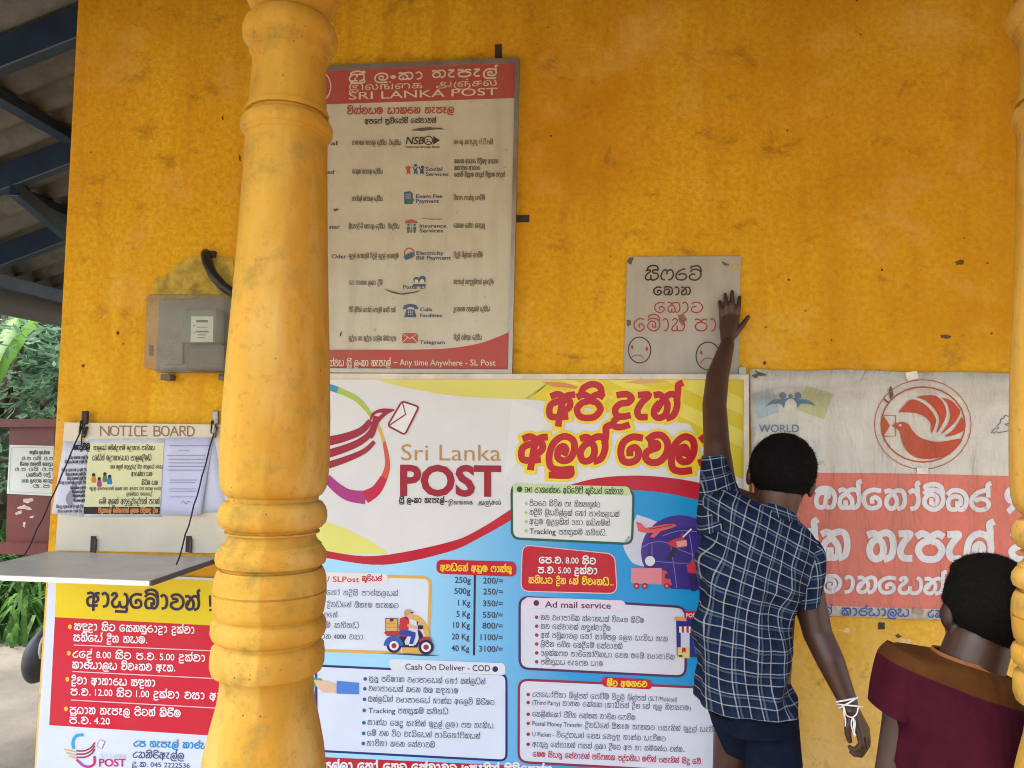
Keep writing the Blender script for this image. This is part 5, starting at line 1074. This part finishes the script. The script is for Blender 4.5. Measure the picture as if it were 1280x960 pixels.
# dark helmet-like bag by the corner
bm = bmesh.new(); cc = P(55, 818, .9)
bmesh.ops.create_uvsphere(bm, u_segments=24, v_segments=16, radius=1, matrix=Matrix.Translation(cc) @ Matrix.Rotation(R(12), 4, 'Y') @ Matrix.Diagonal((.06, .12, .135, 1)))
for v in bm.verts: v.co += Vector((noise.noise(v.co * 9), 0, noise.noise(v.co * 7 + Vector((5, 0, 0))))) * .012
bag = tag(bmobj('bag', bm, plain('dark_nylon', (.035, .04, .055), .45, .3, 20, .2), None, True), 'dark grey bag with a pale stripe beside the left corner of the wall', 'bag')
tube('stripe', [P(54, 797, .79), P(50.5, 806, .78), P(49.5, 815, .78), P(51, 823, .79)], .006, plain('pale_trim', (.4, .4, .42)), bag, 6)
tube('bag_strap', [cc + Vector((0, 0, .12)), cc + Vector((.05, 0, .26)), cc + Vector((.12, 0, .30))], .009, M_dark, bag, 6)

# ------------------------------------------------------------------ people
def skinmat(name, c):
    m, nt, b = newmat(name, .44, .45); v = wcoords(nt); f = noisef(nt, 16, 4, .6, v)
    nt.links.new(mixc(nt, ramp(nt, f, .3, .7), tuple(x * .85 for x in c), tuple(x * 1.12 for x in c)), b.inputs['Base Color'])
    b.inputs['Subsurface Weight'].default_value = .06; b.inputs['Subsurface Radius'].default_value = (.01, .004, .002)
    bump(nt, b, noisef(nt, 180, 3, .6, v), .12, .002); return m
M_skin = skinmat('dark_brown_skin', (.058, .025, .014)); M_skin2 = skinmat('deep_brown_skin', (.034, .0145, .008))
def blob(bm, a, b, ra, rb, n=26):
    """tapered capsule"""
    a, b = Vector(a), Vector(b); d = b - a; l = d.length
    if l < 1e-5: d = Vector((0, 0, 1))
    t = d.normalized(); pts, rr = [], []
    for k in range(5): an = math.pi / 2 * k / 5; pts.append(a - t * ra * math.cos(an)); rr.append(max(ra * math.sin(an), ra * .05))
    for k in range(7): s = k / 6; pts.append(a + d * s); rr.append(ra + (rb - ra) * s)
    for k in range(1, 6): an = math.pi / 2 * k / 5; pts.append(b + t * rb * math.sin(an)); rr.append(max(rb * math.cos(an), rb * .05))
    bm_tube(bm, pts, rr, n)
def chain(bm, pts, rads):
    for i in range(len(pts) - 1): blob(bm, pts[i], pts[i + 1], rads[i], rads[i + 1])
def ell(bm, c, r, rot=None):
    bmesh.ops.create_uvsphere(bm, u_segments=28, v_segments=18, radius=1, matrix=Matrix.Translation(c) @ (rot or Matrix()).to_4x4() @ Matrix.Diagonal((*r, 1)))
def fuse(name, bm, voxel, mat, parent, it=6, fac=.5):
    """melt overlapping forms into one continuous surface"""
    bmesh.ops.recalc_face_normals(bm, faces=bm.faces)
    me = bpy.data.meshes.new('tmp'); bm.to_mesh(me); bm.free(); o = bpy.data.objects.new('tmp', me); col.objects.link(o)
    r = o.modifiers.new('r', 'REMESH'); r.mode = 'VOXEL'; r.voxel_size = voxel
    s = o.modifiers.new('s', 'SMOOTH'); s.factor = fac; s.iterations = it
    dg = bpy.context.evaluated_depsgraph_get(); m2 = bpy.data.meshes.new_from_object(o.evaluated_get(dg)); bpy.data.objects.remove(o)
    m2.name = name; m2.materials.clear(); return link(name, m2, mat, parent, True)
def hand(bm, wrist, wr, knuckles, fingers, thumb, fr):
    """palm from the wrist to the knuckle row, five separate fingers"""
    for k in knuckles: blob(bm, wrist, k, wr * .95, fr * 1.15)
    for a, b in zip(knuckles, knuckles[1:]): blob(bm, a, b, fr * 1.1, fr * 1.1)
    for f in fingers: chain(bm, f, [fr * 1.08, fr * .98, fr * .9, fr * .78][:len(f)])
    chain(bm, thumb, [fr * 1.5, fr * 1.25, fr * 1.05, fr * .85][:len(thumb)])
def loft(rings, n=40, seg=6, fold=.004, seed=0., uvk=1.):
    """rings: (left px, right px, y depth, half thickness) -> closed tube of cloth with UVs in metres"""
    ctr = []
    for L, Rr, y, th, *rest in rings:
        l, r = P(*L, y), P(*Rr, y); ctr.append((*((l + r) / 2), *((r - l) / 2), th, rest[0] if rest else 0.))
    ctr = catmull(ctr, seg); V, F, UV = [], [], []; vl = 0; prev = None
    for j, c in enumerate(ctr):
        m = Vector(c[:3]); ax = Vector(c[3:6]); th = c[6]
        if prev is not None: vl += (m - prev).length
        prev = m; bk = Vector((0, 1, 0)); r = ax.length
        for k in range(n + 1):
            a = 2 * math.pi * k / n
            ca, sa = math.cos(a), math.sin(a); e = .86
            px_ = math.copysign(abs(ca) ** e, ca); py_ = math.copysign(abs(sa) ** e, sa)
            p = m + ax * px_ - bk * th * py_
            f = fold * (1 + c[7]) * (.55 - 2.2 * abs(noise.noise((p.x * 5 + p.z * 4 + seed * 3, p.y * 4, p.z * 5 - p.x * 5))) + 1.1 * noise.noise((p.x * 13 + p.z * 7 + seed, p.y * 6, p.z * 3 - p.x * 4)) + noise.noise((p.x * 9 + seed, p.y * 9, p.z * 5)) + .7 * noise.noise((p.x * 24, p.y * 20 + seed, p.z * 11)))
            nrm = (ax.normalized() * ca - bk * sa); V.append(p + nrm * f)
            # flat-cut cloth: pattern runs straight across the back panel
            UV.append(((p - m).dot(ax.normalized()) + (0 if sa >= 0 else .013), vl))
    w_ = n + 1
    for j in range(len(ctr) - 1):
        for k in range(n): a = j * w_ + k; F.append((a, a + 1, a + 1 + w_, a + w_))
    return V, F, UV, len(ctr), w_
def cloth_part(name, rings, mat, parent, n=44, seg=7, fold=.004, seed=0., thick=.003):
    V, F, UV, nr, w_ = loft(rings, n, seg, fold, seed)
    o = mesh(name, V, F, mat, parent, True, uv=UV); s = o.modifiers.new('s', 'SOLIDIFY'); s.thickness = thick; s.offset = 0
    return o
def plaid():
    m, nt, b = newmat('navy_plaid_cotton', .9, .08); tc = nt.nodes.new('ShaderNodeTexCoord')
    wob = N(nt, 'ShaderNodeTexNoise', Scale=9., Detail=3.); nt.links.new(tc.outputs['UV'], wob.inputs['Vector'])
    sub = N(nt, 'ShaderNodeVectorMath', operation='SUBTRACT'); nt.links.new(wob.outputs['Color'], sub.inputs[0]); sub.inputs[1].default_value = (.5, .5, .5)
    scl = N(nt, 'ShaderNodeVectorMath', operation='SCALE'); nt.links.new(sub.outputs[0], scl.inputs[0]); scl.inputs['Scale'].default_value = .010
    add = N(nt, 'ShaderNodeVectorMath', operation='ADD'); nt.links.new(tc.outputs['UV'], add.inputs[0]); nt.links.new(scl.outputs[0], add.inputs[1])
    sp = nt.nodes.new('ShaderNodeSeparateXYZ'); nt.links.new(add.outputs[0], sp.inputs[0])
    def band(src, period, half, off=0.):
        a = N(nt, 'ShaderNodeMath', operation='MULTIPLY_ADD'); nt.links.new(src, a.inputs[0]); a.inputs[1].default_value = 1 / period; a.inputs[2].default_value = off + 50
        f = N(nt, 'ShaderNodeMath', operation='FRACT'); nt.links.new(a.outputs[0], f.inputs[0])
        s = N(nt, 'ShaderNodeMath', operation='SUBTRACT'); nt.links.new(f.outputs[0], s.inputs[0]); s.inputs[1].default_value = .5
        ab = N(nt, 'ShaderNodeMath', operation='ABSOLUTE'); nt.links.new(s.outputs[0], ab.inputs[0])
        return ramp(nt, ab.outputs[0], half * .75, half * 1.25, 1, 0)
    def mx(f, k):
        n = N(nt, 'ShaderNodeMath', operation='MULTIPLY'); nt.links.new(f, n.inputs[0]); n.inputs[1].default_value = k; return n.outputs[0]
    PER = .0285; c = (.007, .010, .024)
    for ax in (0, 1): c = mixc(nt, mx(band(sp.outputs[ax], PER, .24, .25), .5), c, (.009, .020, .052))
    for ax in (0, 1): c = mixc(nt, mx(band(sp.outputs[ax], PER * 2, .035, .12), .35), c, (.12, .18, .26))
    for ax in (0, 1): c = mixc(nt, mx(band(sp.outputs[ax], PER, .048), .55), c, (.32, .35, .38))
    nt.links.new(c, b.inputs['Base Color'])
    wv = noisef(nt, 11, 5, .55, wcoords(nt, (1.6, 1, .8)), .6); bump(nt, b, wv, .7, .03); return m
M_plaid = plaid()
def hairmat():
    m, nt, b = newmat('black_hair', .75, .08); b.inputs['Base Color'].default_value = (.0045, .004, .004, 1)
    bump(nt, b, noisef(nt, 320, 4, .7, wcoords(nt)), .8, .004); return m
M_hair = hairmat()
def person(name, loc, label): return empty(name, loc, label, 'person')
def head(bmb, c, s, yaw, roll):
    """skull, jaw, face and ears; faces +y; s = head height"""
    m = Matrix.Translation(c) @ Matrix.Rotation(roll, 4, 'Y') @ Matrix.Rotation(yaw, 4, 'Z')
    def E(p, r): ell(bmb, m @ (Vector(p) * s), [x * s for x in r], m.to_3x3())
    E((0, -.06, .13), (.335, .40, .36)); E((0, .05, -.10), (.285, .31, .36)); E((0, .16, -.36), (.17, .16, .12)); E((0, .30, .06), (.22, .09, .10))
    blob(bmb, m @ (Vector((0, .36, .02)) * s), m @ (Vector((0, .44, -.12)) * s), .03 * s, .055 * s)
    E((0, .36, -.235), (.10, .05, .03)); E((0, .35, -.275), (.09, .05, .03))
    for sx_ in (-1, 1):
        E((sx_ * .345, -.02, -.03), (.045, .085, .125)); E((sx_ * .30, .04, -.03), (.08, .06, .09)); E((sx_ * .15, .29, -.10), (.08, .07, .07))
    return m
def face_bits(m, s, parent):
    for sx_ in (-1, 1):
        bm = bmesh.new(); ell(bm, m @ (Vector((sx_ * .13, .325, .01)) * s), [.05 * s] * 3); bmobj('eye', bm, plain('eye_white', (.6, .58, .55), .2) if 'eye_white' not in bpy.data.materials else bpy.data.materials['eye_white'], parent, True)
def hair(parent, m, s, low, name='hair', seed=0, rough=.012):
    bm = bmesh.new(); bmesh.ops.create_icosphere(bm, subdivisions=6, radius=1); kill = []
    for v in bm.verts:
        d = v.co.copy(); top_ = Vector((d.x * .375, d.y * .44 - .06, d.z * .41 + .125))
        if d.z < 0: top_ = Vector((d.x * (.375 - .05 * d.z * d.z), d.y * (.44 - .05 * d.z * d.z) - .06, .125 + d.z * (.41 + (low - .41) * min(1, -d.z * 2))))
        fr = max(0, min(1, (d.y - .2) / .2)) * max(0, min(1, (.5 + .2 * abs(d.x) - d.z) / .25))
        top_ = top_.lerp(Vector((d.x * .30, d.y * .30 - .06, d.z * .30 + .12)), fr)
        n_ = noise.noise(d * 7 + Vector((seed, 0, 0))) + .6 * noise.noise(d * 22)
        v.co = m @ ((top_ * (1 + rough * n_ * 1.6)) * s)
    o = bmobj(name, bm, M_hair, parent, True)
    # short strands that break up the outline
    rng = random.Random(seed + 3); bm = bmesh.new(); me = o.data; mi = parent.matrix_world
    ctr = m @ (Vector((0, -.06, .1)) * s)
    vs = [v.co.copy() for v in me.vertices]; ns = [v.normal.copy() for v in me.vertices]
    for _ in range(14000):
        i = rng.randrange(len(vs)); p = vs[i]; n_ = ns[i]
        t = (n_ + Vector((rng.gauss(0, .5), rng.gauss(0, .5), rng.gauss(-.35, .45)))).normalized(); l = rng.uniform(.003, .009); sd_ = t.orthogonal().normalized() * .0007
        a = p - n_ * .002
        if (Vector(a) - ctr).y > .05 * s * 4: continue
        bm.faces.new([bm.verts.new(q) for q in (a - sd_, a + sd_, a + t * l)])
    bmobj('hair_strands', bm, M_hair, o)
    return o

# ---- the boy reaching up
boy = person('person', P(945, 1090, -.36), 'boy in navy plaid shirt and dark shorts reaching up to the handwritten note')
YB = -.34
HC = P(976, 598, YB); HS = .222
bm = bmesh.new()
mh = head(bm, HC, HS, R(-14), R(10))
nk0, nk1 = P(966, 648, YB - .015), HC + Vector((-.01, -.03, -.04)); blob(bm, nk0, nk1, .054, .052)
shL, shR = P(901, 622, YB + .03), P(1002, 690, YB)
pel, che = P(938, 870, YB - .01), P(950, 700, YB)
for a, b, ra, rb in ((che, pel, .095, .095), (che + Vector((-.05, 0, 0)), shL, .075, .05), (che + Vector((.05, 0, 0)), shR, .075, .05), (nk0, che, .05, .09), (nk0, shL, .045, .042), (nk0, shR, .045, .045)): blob(bm, a, b, ra, rb)
elL = P(893, 506, -.16); wrL = P(909, 431, -.055)
chain(bm, [shL, P(896, 560, -.245), elL], [.046, .036, .034]); chain(bm, [elL, P(897, 470, -.105), wrL], [.034, .033, .0215])
yh = -.022
kn = [P(x, y, yh) for x, y in ((902.5, 397), (908.3, 394), (914.8, 393), (921.4, 395))]
fing = []
for k_i, (tx, ty) in zip(kn, ((899.6, 377), (906.4, 368), (915.2, 364.6), (924.4, 371.6))):
    t_ = P(tx, ty, yh + .004); fing.append([k_i, k_i.lerp(t_, .42) + Vector((0, -.007, 0)), k_i.lerp(t_, .74) + Vector((0, -.004, 0)), t_])
hand(bm, P(909, 426, -.042), .021, kn, fing, [P(917, 419, yh - .012), P(924, 411, yh - .008), P(930, 404, yh - .004), P(935, 396, yh)], .0077)
elR = P(1022, 792, YB - .03); wrR = P(1061, 880, YB - .09)
chain(bm, [shR, P(1008, 735, YB - .01), elR], [.05, .042, .036]); chain(bm, [elR, P(1038, 826, YB - .06), wrR], [.036, .034, .022])
yq = YB - .10
kn2 = [P(x, y, yq + dy) for x, y, dy in ((1074, 918, -.025), (1079.5, 918, -.006), (1082, 915, .014), (1083, 911, .032))]
fg2 = []
for i, (k_i, (mx_, my_), (ix, iy), (tx, ty)) in enumerate(zip(kn2, ((1077, 930), (1082, 933), (1084.5, 931), (1085, 927)), ((1069, 938), (1073, 943), (1076, 944), (1078, 942)), ((1062, 934), (1064, 940), (1067, 943), (1070, 943)))):
    dy = (-.03, -.01, .012, .03)[i]; fg2.append([k_i, P(mx_, my_, yq + dy), P(ix, iy, yq + dy + .01), P(tx, ty, yq + dy + .018)])
hand(bm, P(1063, 886, YB - .094), .021, kn2, fg2, [P(1062.5, 898, yq - .02), P(1060, 908, yq - .028), P(1060, 918, yq - .026), P(1062, 926, yq - .02)], .0074)
hipL, hipR = P(922, 890, YB + .01), P(962, 890, YB)
knL, knR = P(912, 985, YB + .16), P(965, 1010, YB + .02)
anL, anR = Vector((P(900, 1140, YB + .04).x, YB + .06, .07)), Vector((P(966, 1180, YB).x, YB - .02, .07))
for h_, k_, a_ in ((hipL, knL, anL), (hipR, knR, anR)):
    chain(bm, [h_, k_], [.060, .047]); chain(bm, [k_, k_.lerp(a_, .35), a_], [.047, .05, .033]); blob(bm, a_ + Vector((0, -.03, -.035)), a_ + Vector((0, .12, -.045)), .034, .026)
body = fuse('body', bm, .0028, M_skin, boy, 5)
face_bits(mh, HS, boy); hair(boy, mh, HS, .40, seed=1)
TX = M_plaid
sh_o = cloth_part('shirt', [((952, 627), (990, 642), YB - .01, .058), ((936, 626), (998, 652), YB - .01, .07), ((908, 610), (1012, 668), YB, .088), ((888, 616), (1022, 690), YB, .104, .3), ((878, 646), (1014, 718), YB - .005, .116, .5), ((874, 690), (1001, 742), YB - .01, .120, .8), ((870, 740), (989, 772), YB - .015, .120, 1.2), ((867, 790), (985, 806), YB - .015, .120, 1.2), ((868, 836), (987, 848), YB - .01, .122, 1), ((877, 872), (992, 882), YB - .01, .126, 1)], M_plaid, boy, 90, 12, .0085, 2.)
cloth_part('sleeve', [((872, 668), (930, 640), YB - .005, .082), ((873, 640), (926, 618), YB + .01, .074), ((875, 610), (917, 596), YB + .035, .062), ((877.5, 586), (908, 579), YB + .06, .052), ((879, 570), (904, 568), YB + .075, .048)], M_plaid, boy, 36, 8, .004, 5.)
cloth_part('sleeve', [((962, 690), (1018, 676), YB, .086), ((974, 704), (1027, 690), YB, .08), ((982, 722), (1029, 716), YB - .005, .072), ((986, 744), (1026, 738), YB - .01, .064), ((988, 758), (1023, 752), YB - .012, .060)], M_plaid, boy, 36, 8, .0045, 9.)
# collar stands round the neck and folds down
cloth_part('collar', [((950, 622), (988, 637), YB - .014, .060), ((947, 626), (991, 641), YB - .014, .067), ((940, 634), (999, 655), YB - .012, .082)], M_plaid, boy, 36, 5, .001, 1.)
M_short = plain('dark_navy_cotton', (.006, .009, .021), .9, .3, 24, .3, 0, .05)
cloth_part('shorts', [((884, 866), (989, 874), YB - .008, .112), ((888, 888), (991, 890), YB - .005, .112), ((894, 905), (993, 906), YB, .11)], M_short, boy, 48, 5, .003, 3.)
cloth_part('shorts_leg', [((884, 880), (950, 886), YB + .004, .105), ((890, 902), (949, 908), YB + .04, .10), ((899, 928), (950, 936), YB + .08, .095)], M_short, boy, 36, 6, .004, 4.)
cloth_part('shorts_leg', [((922, 880), (992, 884), YB - .006, .108), ((925, 915), (996, 914), YB - .004, .100), ((930, 950), (998.5, 948), YB, .098), ((932, 985), (999, 985), YB + .01, .096)], M_short, boy, 36, 6, .004, 6.)
M_thread = plain('white_cotton_thread', (.78, .76, .74), .8, .1, 60)
bm = bmesh.new()
ax_ = (wrR - elR).normalized(); s1_ = ax_.cross(Vector((0, 1, 0))).normalized(); s2_ = ax_.cross(s1_)
for off, tl_, rr in ((-.010, .05, .0255), (-.004, -.12, .0255), (.004, .22, .0262)):
    c_ = wrR + ax_ * off
    bm_tube(bm, [c_ + (s1_ * math.cos(a) + s2_ * math.sin(a)) * rr + ax_ * .012 * tl_ * 4 * math.cos(a) for a in [2 * math.pi * k / 26 for k in range(27)]], .0021, 6)
for pts in ([(1055, 884), (1058, 894), (1066, 897)], [(1073, 884), (1071, 892), (1066, 897)], [(1066, 897), (1064, 905), (1067, 916), (1069, 921)], [(1066, 897), (1067.6, 906), (1066, 912)], [(1066, 897), (1069, 903), (1068, 915), (1070, 919)], [(1054, 884), (1055, 892), (1057, 900), (1056.6, 908)]):
    bm_tube(bm, [P(a, b, yq - .036 + .0 * a) for a, b in catmull(pts, 4)], .0016, 6)
bmobj('wrist_thread', bm, M_thread, boy, True)

# ---- the smaller boy at the lower right
boy2 = person('person', P(1205, 1300, -.8), 'younger boy in maroon t-shirt with a brown yoke, back turned, at the lower right')
Y2 = -.8; HC2 = P(1231, 767, Y2 + .01); HS2 = .224
bm = bmesh.new(); mh2 = head(bm, HC2, HS2, R(6), R(3))
nk = P(1208, 850, Y2 - .01); blob(bm, nk, HC2 + Vector((-.022, -.02, -.05)), .060, .056)
sL, sR = P(1136, 852, Y2), P(1276, 900, Y2); ch2, pl2 = P(1200, 930, Y2), P(1196, 1090, Y2)
for a, b, ra, rb in ((ch2, pl2, .095, .095), (ch2, sL, .08, .042), (ch2, sR, .08, .042), (nk, ch2, .05, .085), (nk, sL, .04, .036), (nk, sR, .04, .036)): blob(bm, a, b, ra, rb)
eL, eR = P(1113, 975, Y2 - .01), P(1306, 1020, Y2)
wL, wR = P(1120, 1090, Y2 + .06), P(1310, 1130, Y2 + .06)
for s_, e_, w_2, sg in ((sL, eL, wL, 1), (sR, eR, wR, -1)):
    chain(bm, [s_, s_.lerp(e_, .5), e_], [.040, .034, .030]); chain(bm, [e_, e_.lerp(w_2, .35), w_2], [.031, .030, .019])
    kk = [w_2 + Vector((.004 * sg, -.024 + .016 * i, -.062)) for i in range(4)]
    hand(bm, w_2, .019, kk, [[k3, k3 + Vector((.003 * sg, .001, -.022)), k3 + Vector((.010 * sg, .003, -.042)), k3 + Vector((.018 * sg, .004, -.055))] for k3 in kk], [w_2 + Vector((0, .018, -.015)), w_2 + Vector((.006 * sg, .038, -.03)), w_2 + Vector((.01 * sg, .044, -.05)), w_2 + Vector((.012 * sg, .042, -.064))], .0074)
for x_, kx in ((1165, 1168), (1230, 1228)):
    h_ = P(x_, 1100, Y2); a_ = Vector((P(kx, 1300, Y2).x, Y2, .06)); k_ = (h_ + a_) / 2 + Vector((0, .02, .02))
    chain(bm, [h_, k_], [.074, .048]); chain(bm, [k_, k_.lerp(a_, .35), a_], [.047, .046, .03]); blob(bm, a_ + Vector((0, -.02, -.03)), a_ + Vector((0, .12, -.036)), .03, .024)
fuse('body', bm, .0036, M_skin2, boy2, 8); face_bits(mh2, HS2, boy2); hair(boy2, mh2, HS2, .42, seed=4, rough=.006)
def tee():
    m, nt, b = newmat('maroon_and_brown_jersey', .92, .06); v = wcoords(nt)
    a, c_ = P(1103, 830, Y2 - .1), P(1278, 891, Y2 - .1); sl = (c_.z - a.z) / (c_.x - a.x)
    sp = nt.nodes.new('ShaderNodeSeparateXYZ'); nt.links.new(v, sp.inputs[0])
    ln_ = N(nt, 'ShaderNodeMath', operation='MULTIPLY_ADD'); nt.links.new(sp.outputs[0], ln_.inputs[0]); ln_.inputs[1].default_value = -sl; nt.links.new(sp.outputs[2], ln_.inputs[2])
    k0 = a.z - sl * a.x; f = noisef(nt, 14, 4, .6, v)
    br = mixc(nt, ramp(nt, f, .3, .7), (.046, .0175, .005), (.068, .026, .007)); ma = mixc(nt, ramp(nt, f, .3, .7), (.026, .003, .008), (.042, .005, .012))
    nt.links.new(mixc(nt, ramp(nt, ln_.outputs[0], k0 - .001, k0 + .001), ma, br), b.inputs['Base Color'])
    bump(nt, b, noisef(nt, 9, 2, .5, wcoords(nt, (1.8, 1, .7))), .6, .03); return m
M_tee = tee()
cloth_part('t_shirt', [((1172, 817), (1243, 836), Y2 - .008, .056), ((1154, 815), (1254, 842), Y2 - .005, .070), ((1120, 812), (1282, 862), Y2, .088), ((1105, 830), (1296, 892), Y2, .10, .2), ((1106, 868), (1296, 920), Y2 - .005, .112, .4), ((1116, 905), (1290, 950), Y2 - .01, .116, .8), ((1122, 960), (1282, 985), Y2 - .01, .118, 1), ((1124, 1020), (1278, 1030), Y2 - .01, .118, 1), ((1122, 1080), (1282, 1085), Y2 - .01, .12, 1)], M_tee, boy2, 90, 12, .0075, 12.)
cloth_part('sleeve', [((1116, 806), (1160, 828), Y2, .062), ((1106, 818), (1154, 850), Y2, .068), ((1099, 838), (1148, 868), Y2, .066), ((1094, 860), (1138, 884), Y2 - .004, .060), ((1091.5, 880), (1130, 898), Y2 - .006, .056)], M_tee, boy2, 34, 7, .003, 14.)
cloth_part('sleeve', [((1262, 880), (1306, 872), Y2, .07), ((1272, 910), (1318, 900), Y2, .066), ((1280, 940), (1324, 932), Y2, .06)], M_tee, boy2, 34, 7, .003, 15.)
cloth_part('neckband', [((1171, 812), (1242, 831), Y2 - .008, .056), ((1168, 818), (1246, 838), Y2 - .008, .061)], plain('orange_brown_rib', (.16, .06, .013), .85, .2, 50), boy2, 40, 4, .0006, 1., .004)
M_short2 = plain('grey_cotton', (.06, .06, .065), .85, .2, 24)
for l_, r_ in ((1130, 1205), (1198, 1276)): cloth_part('shorts_leg', [((l_, 1060), (r_, 1062), Y2, .105), ((l_, 1120), (r_, 1120), Y2, .10), ((l_ + 2, 1200), (r_ - 2, 1200), Y2 + .01, .09)], M_short2, boy2, 30, 4, .003, 2.)
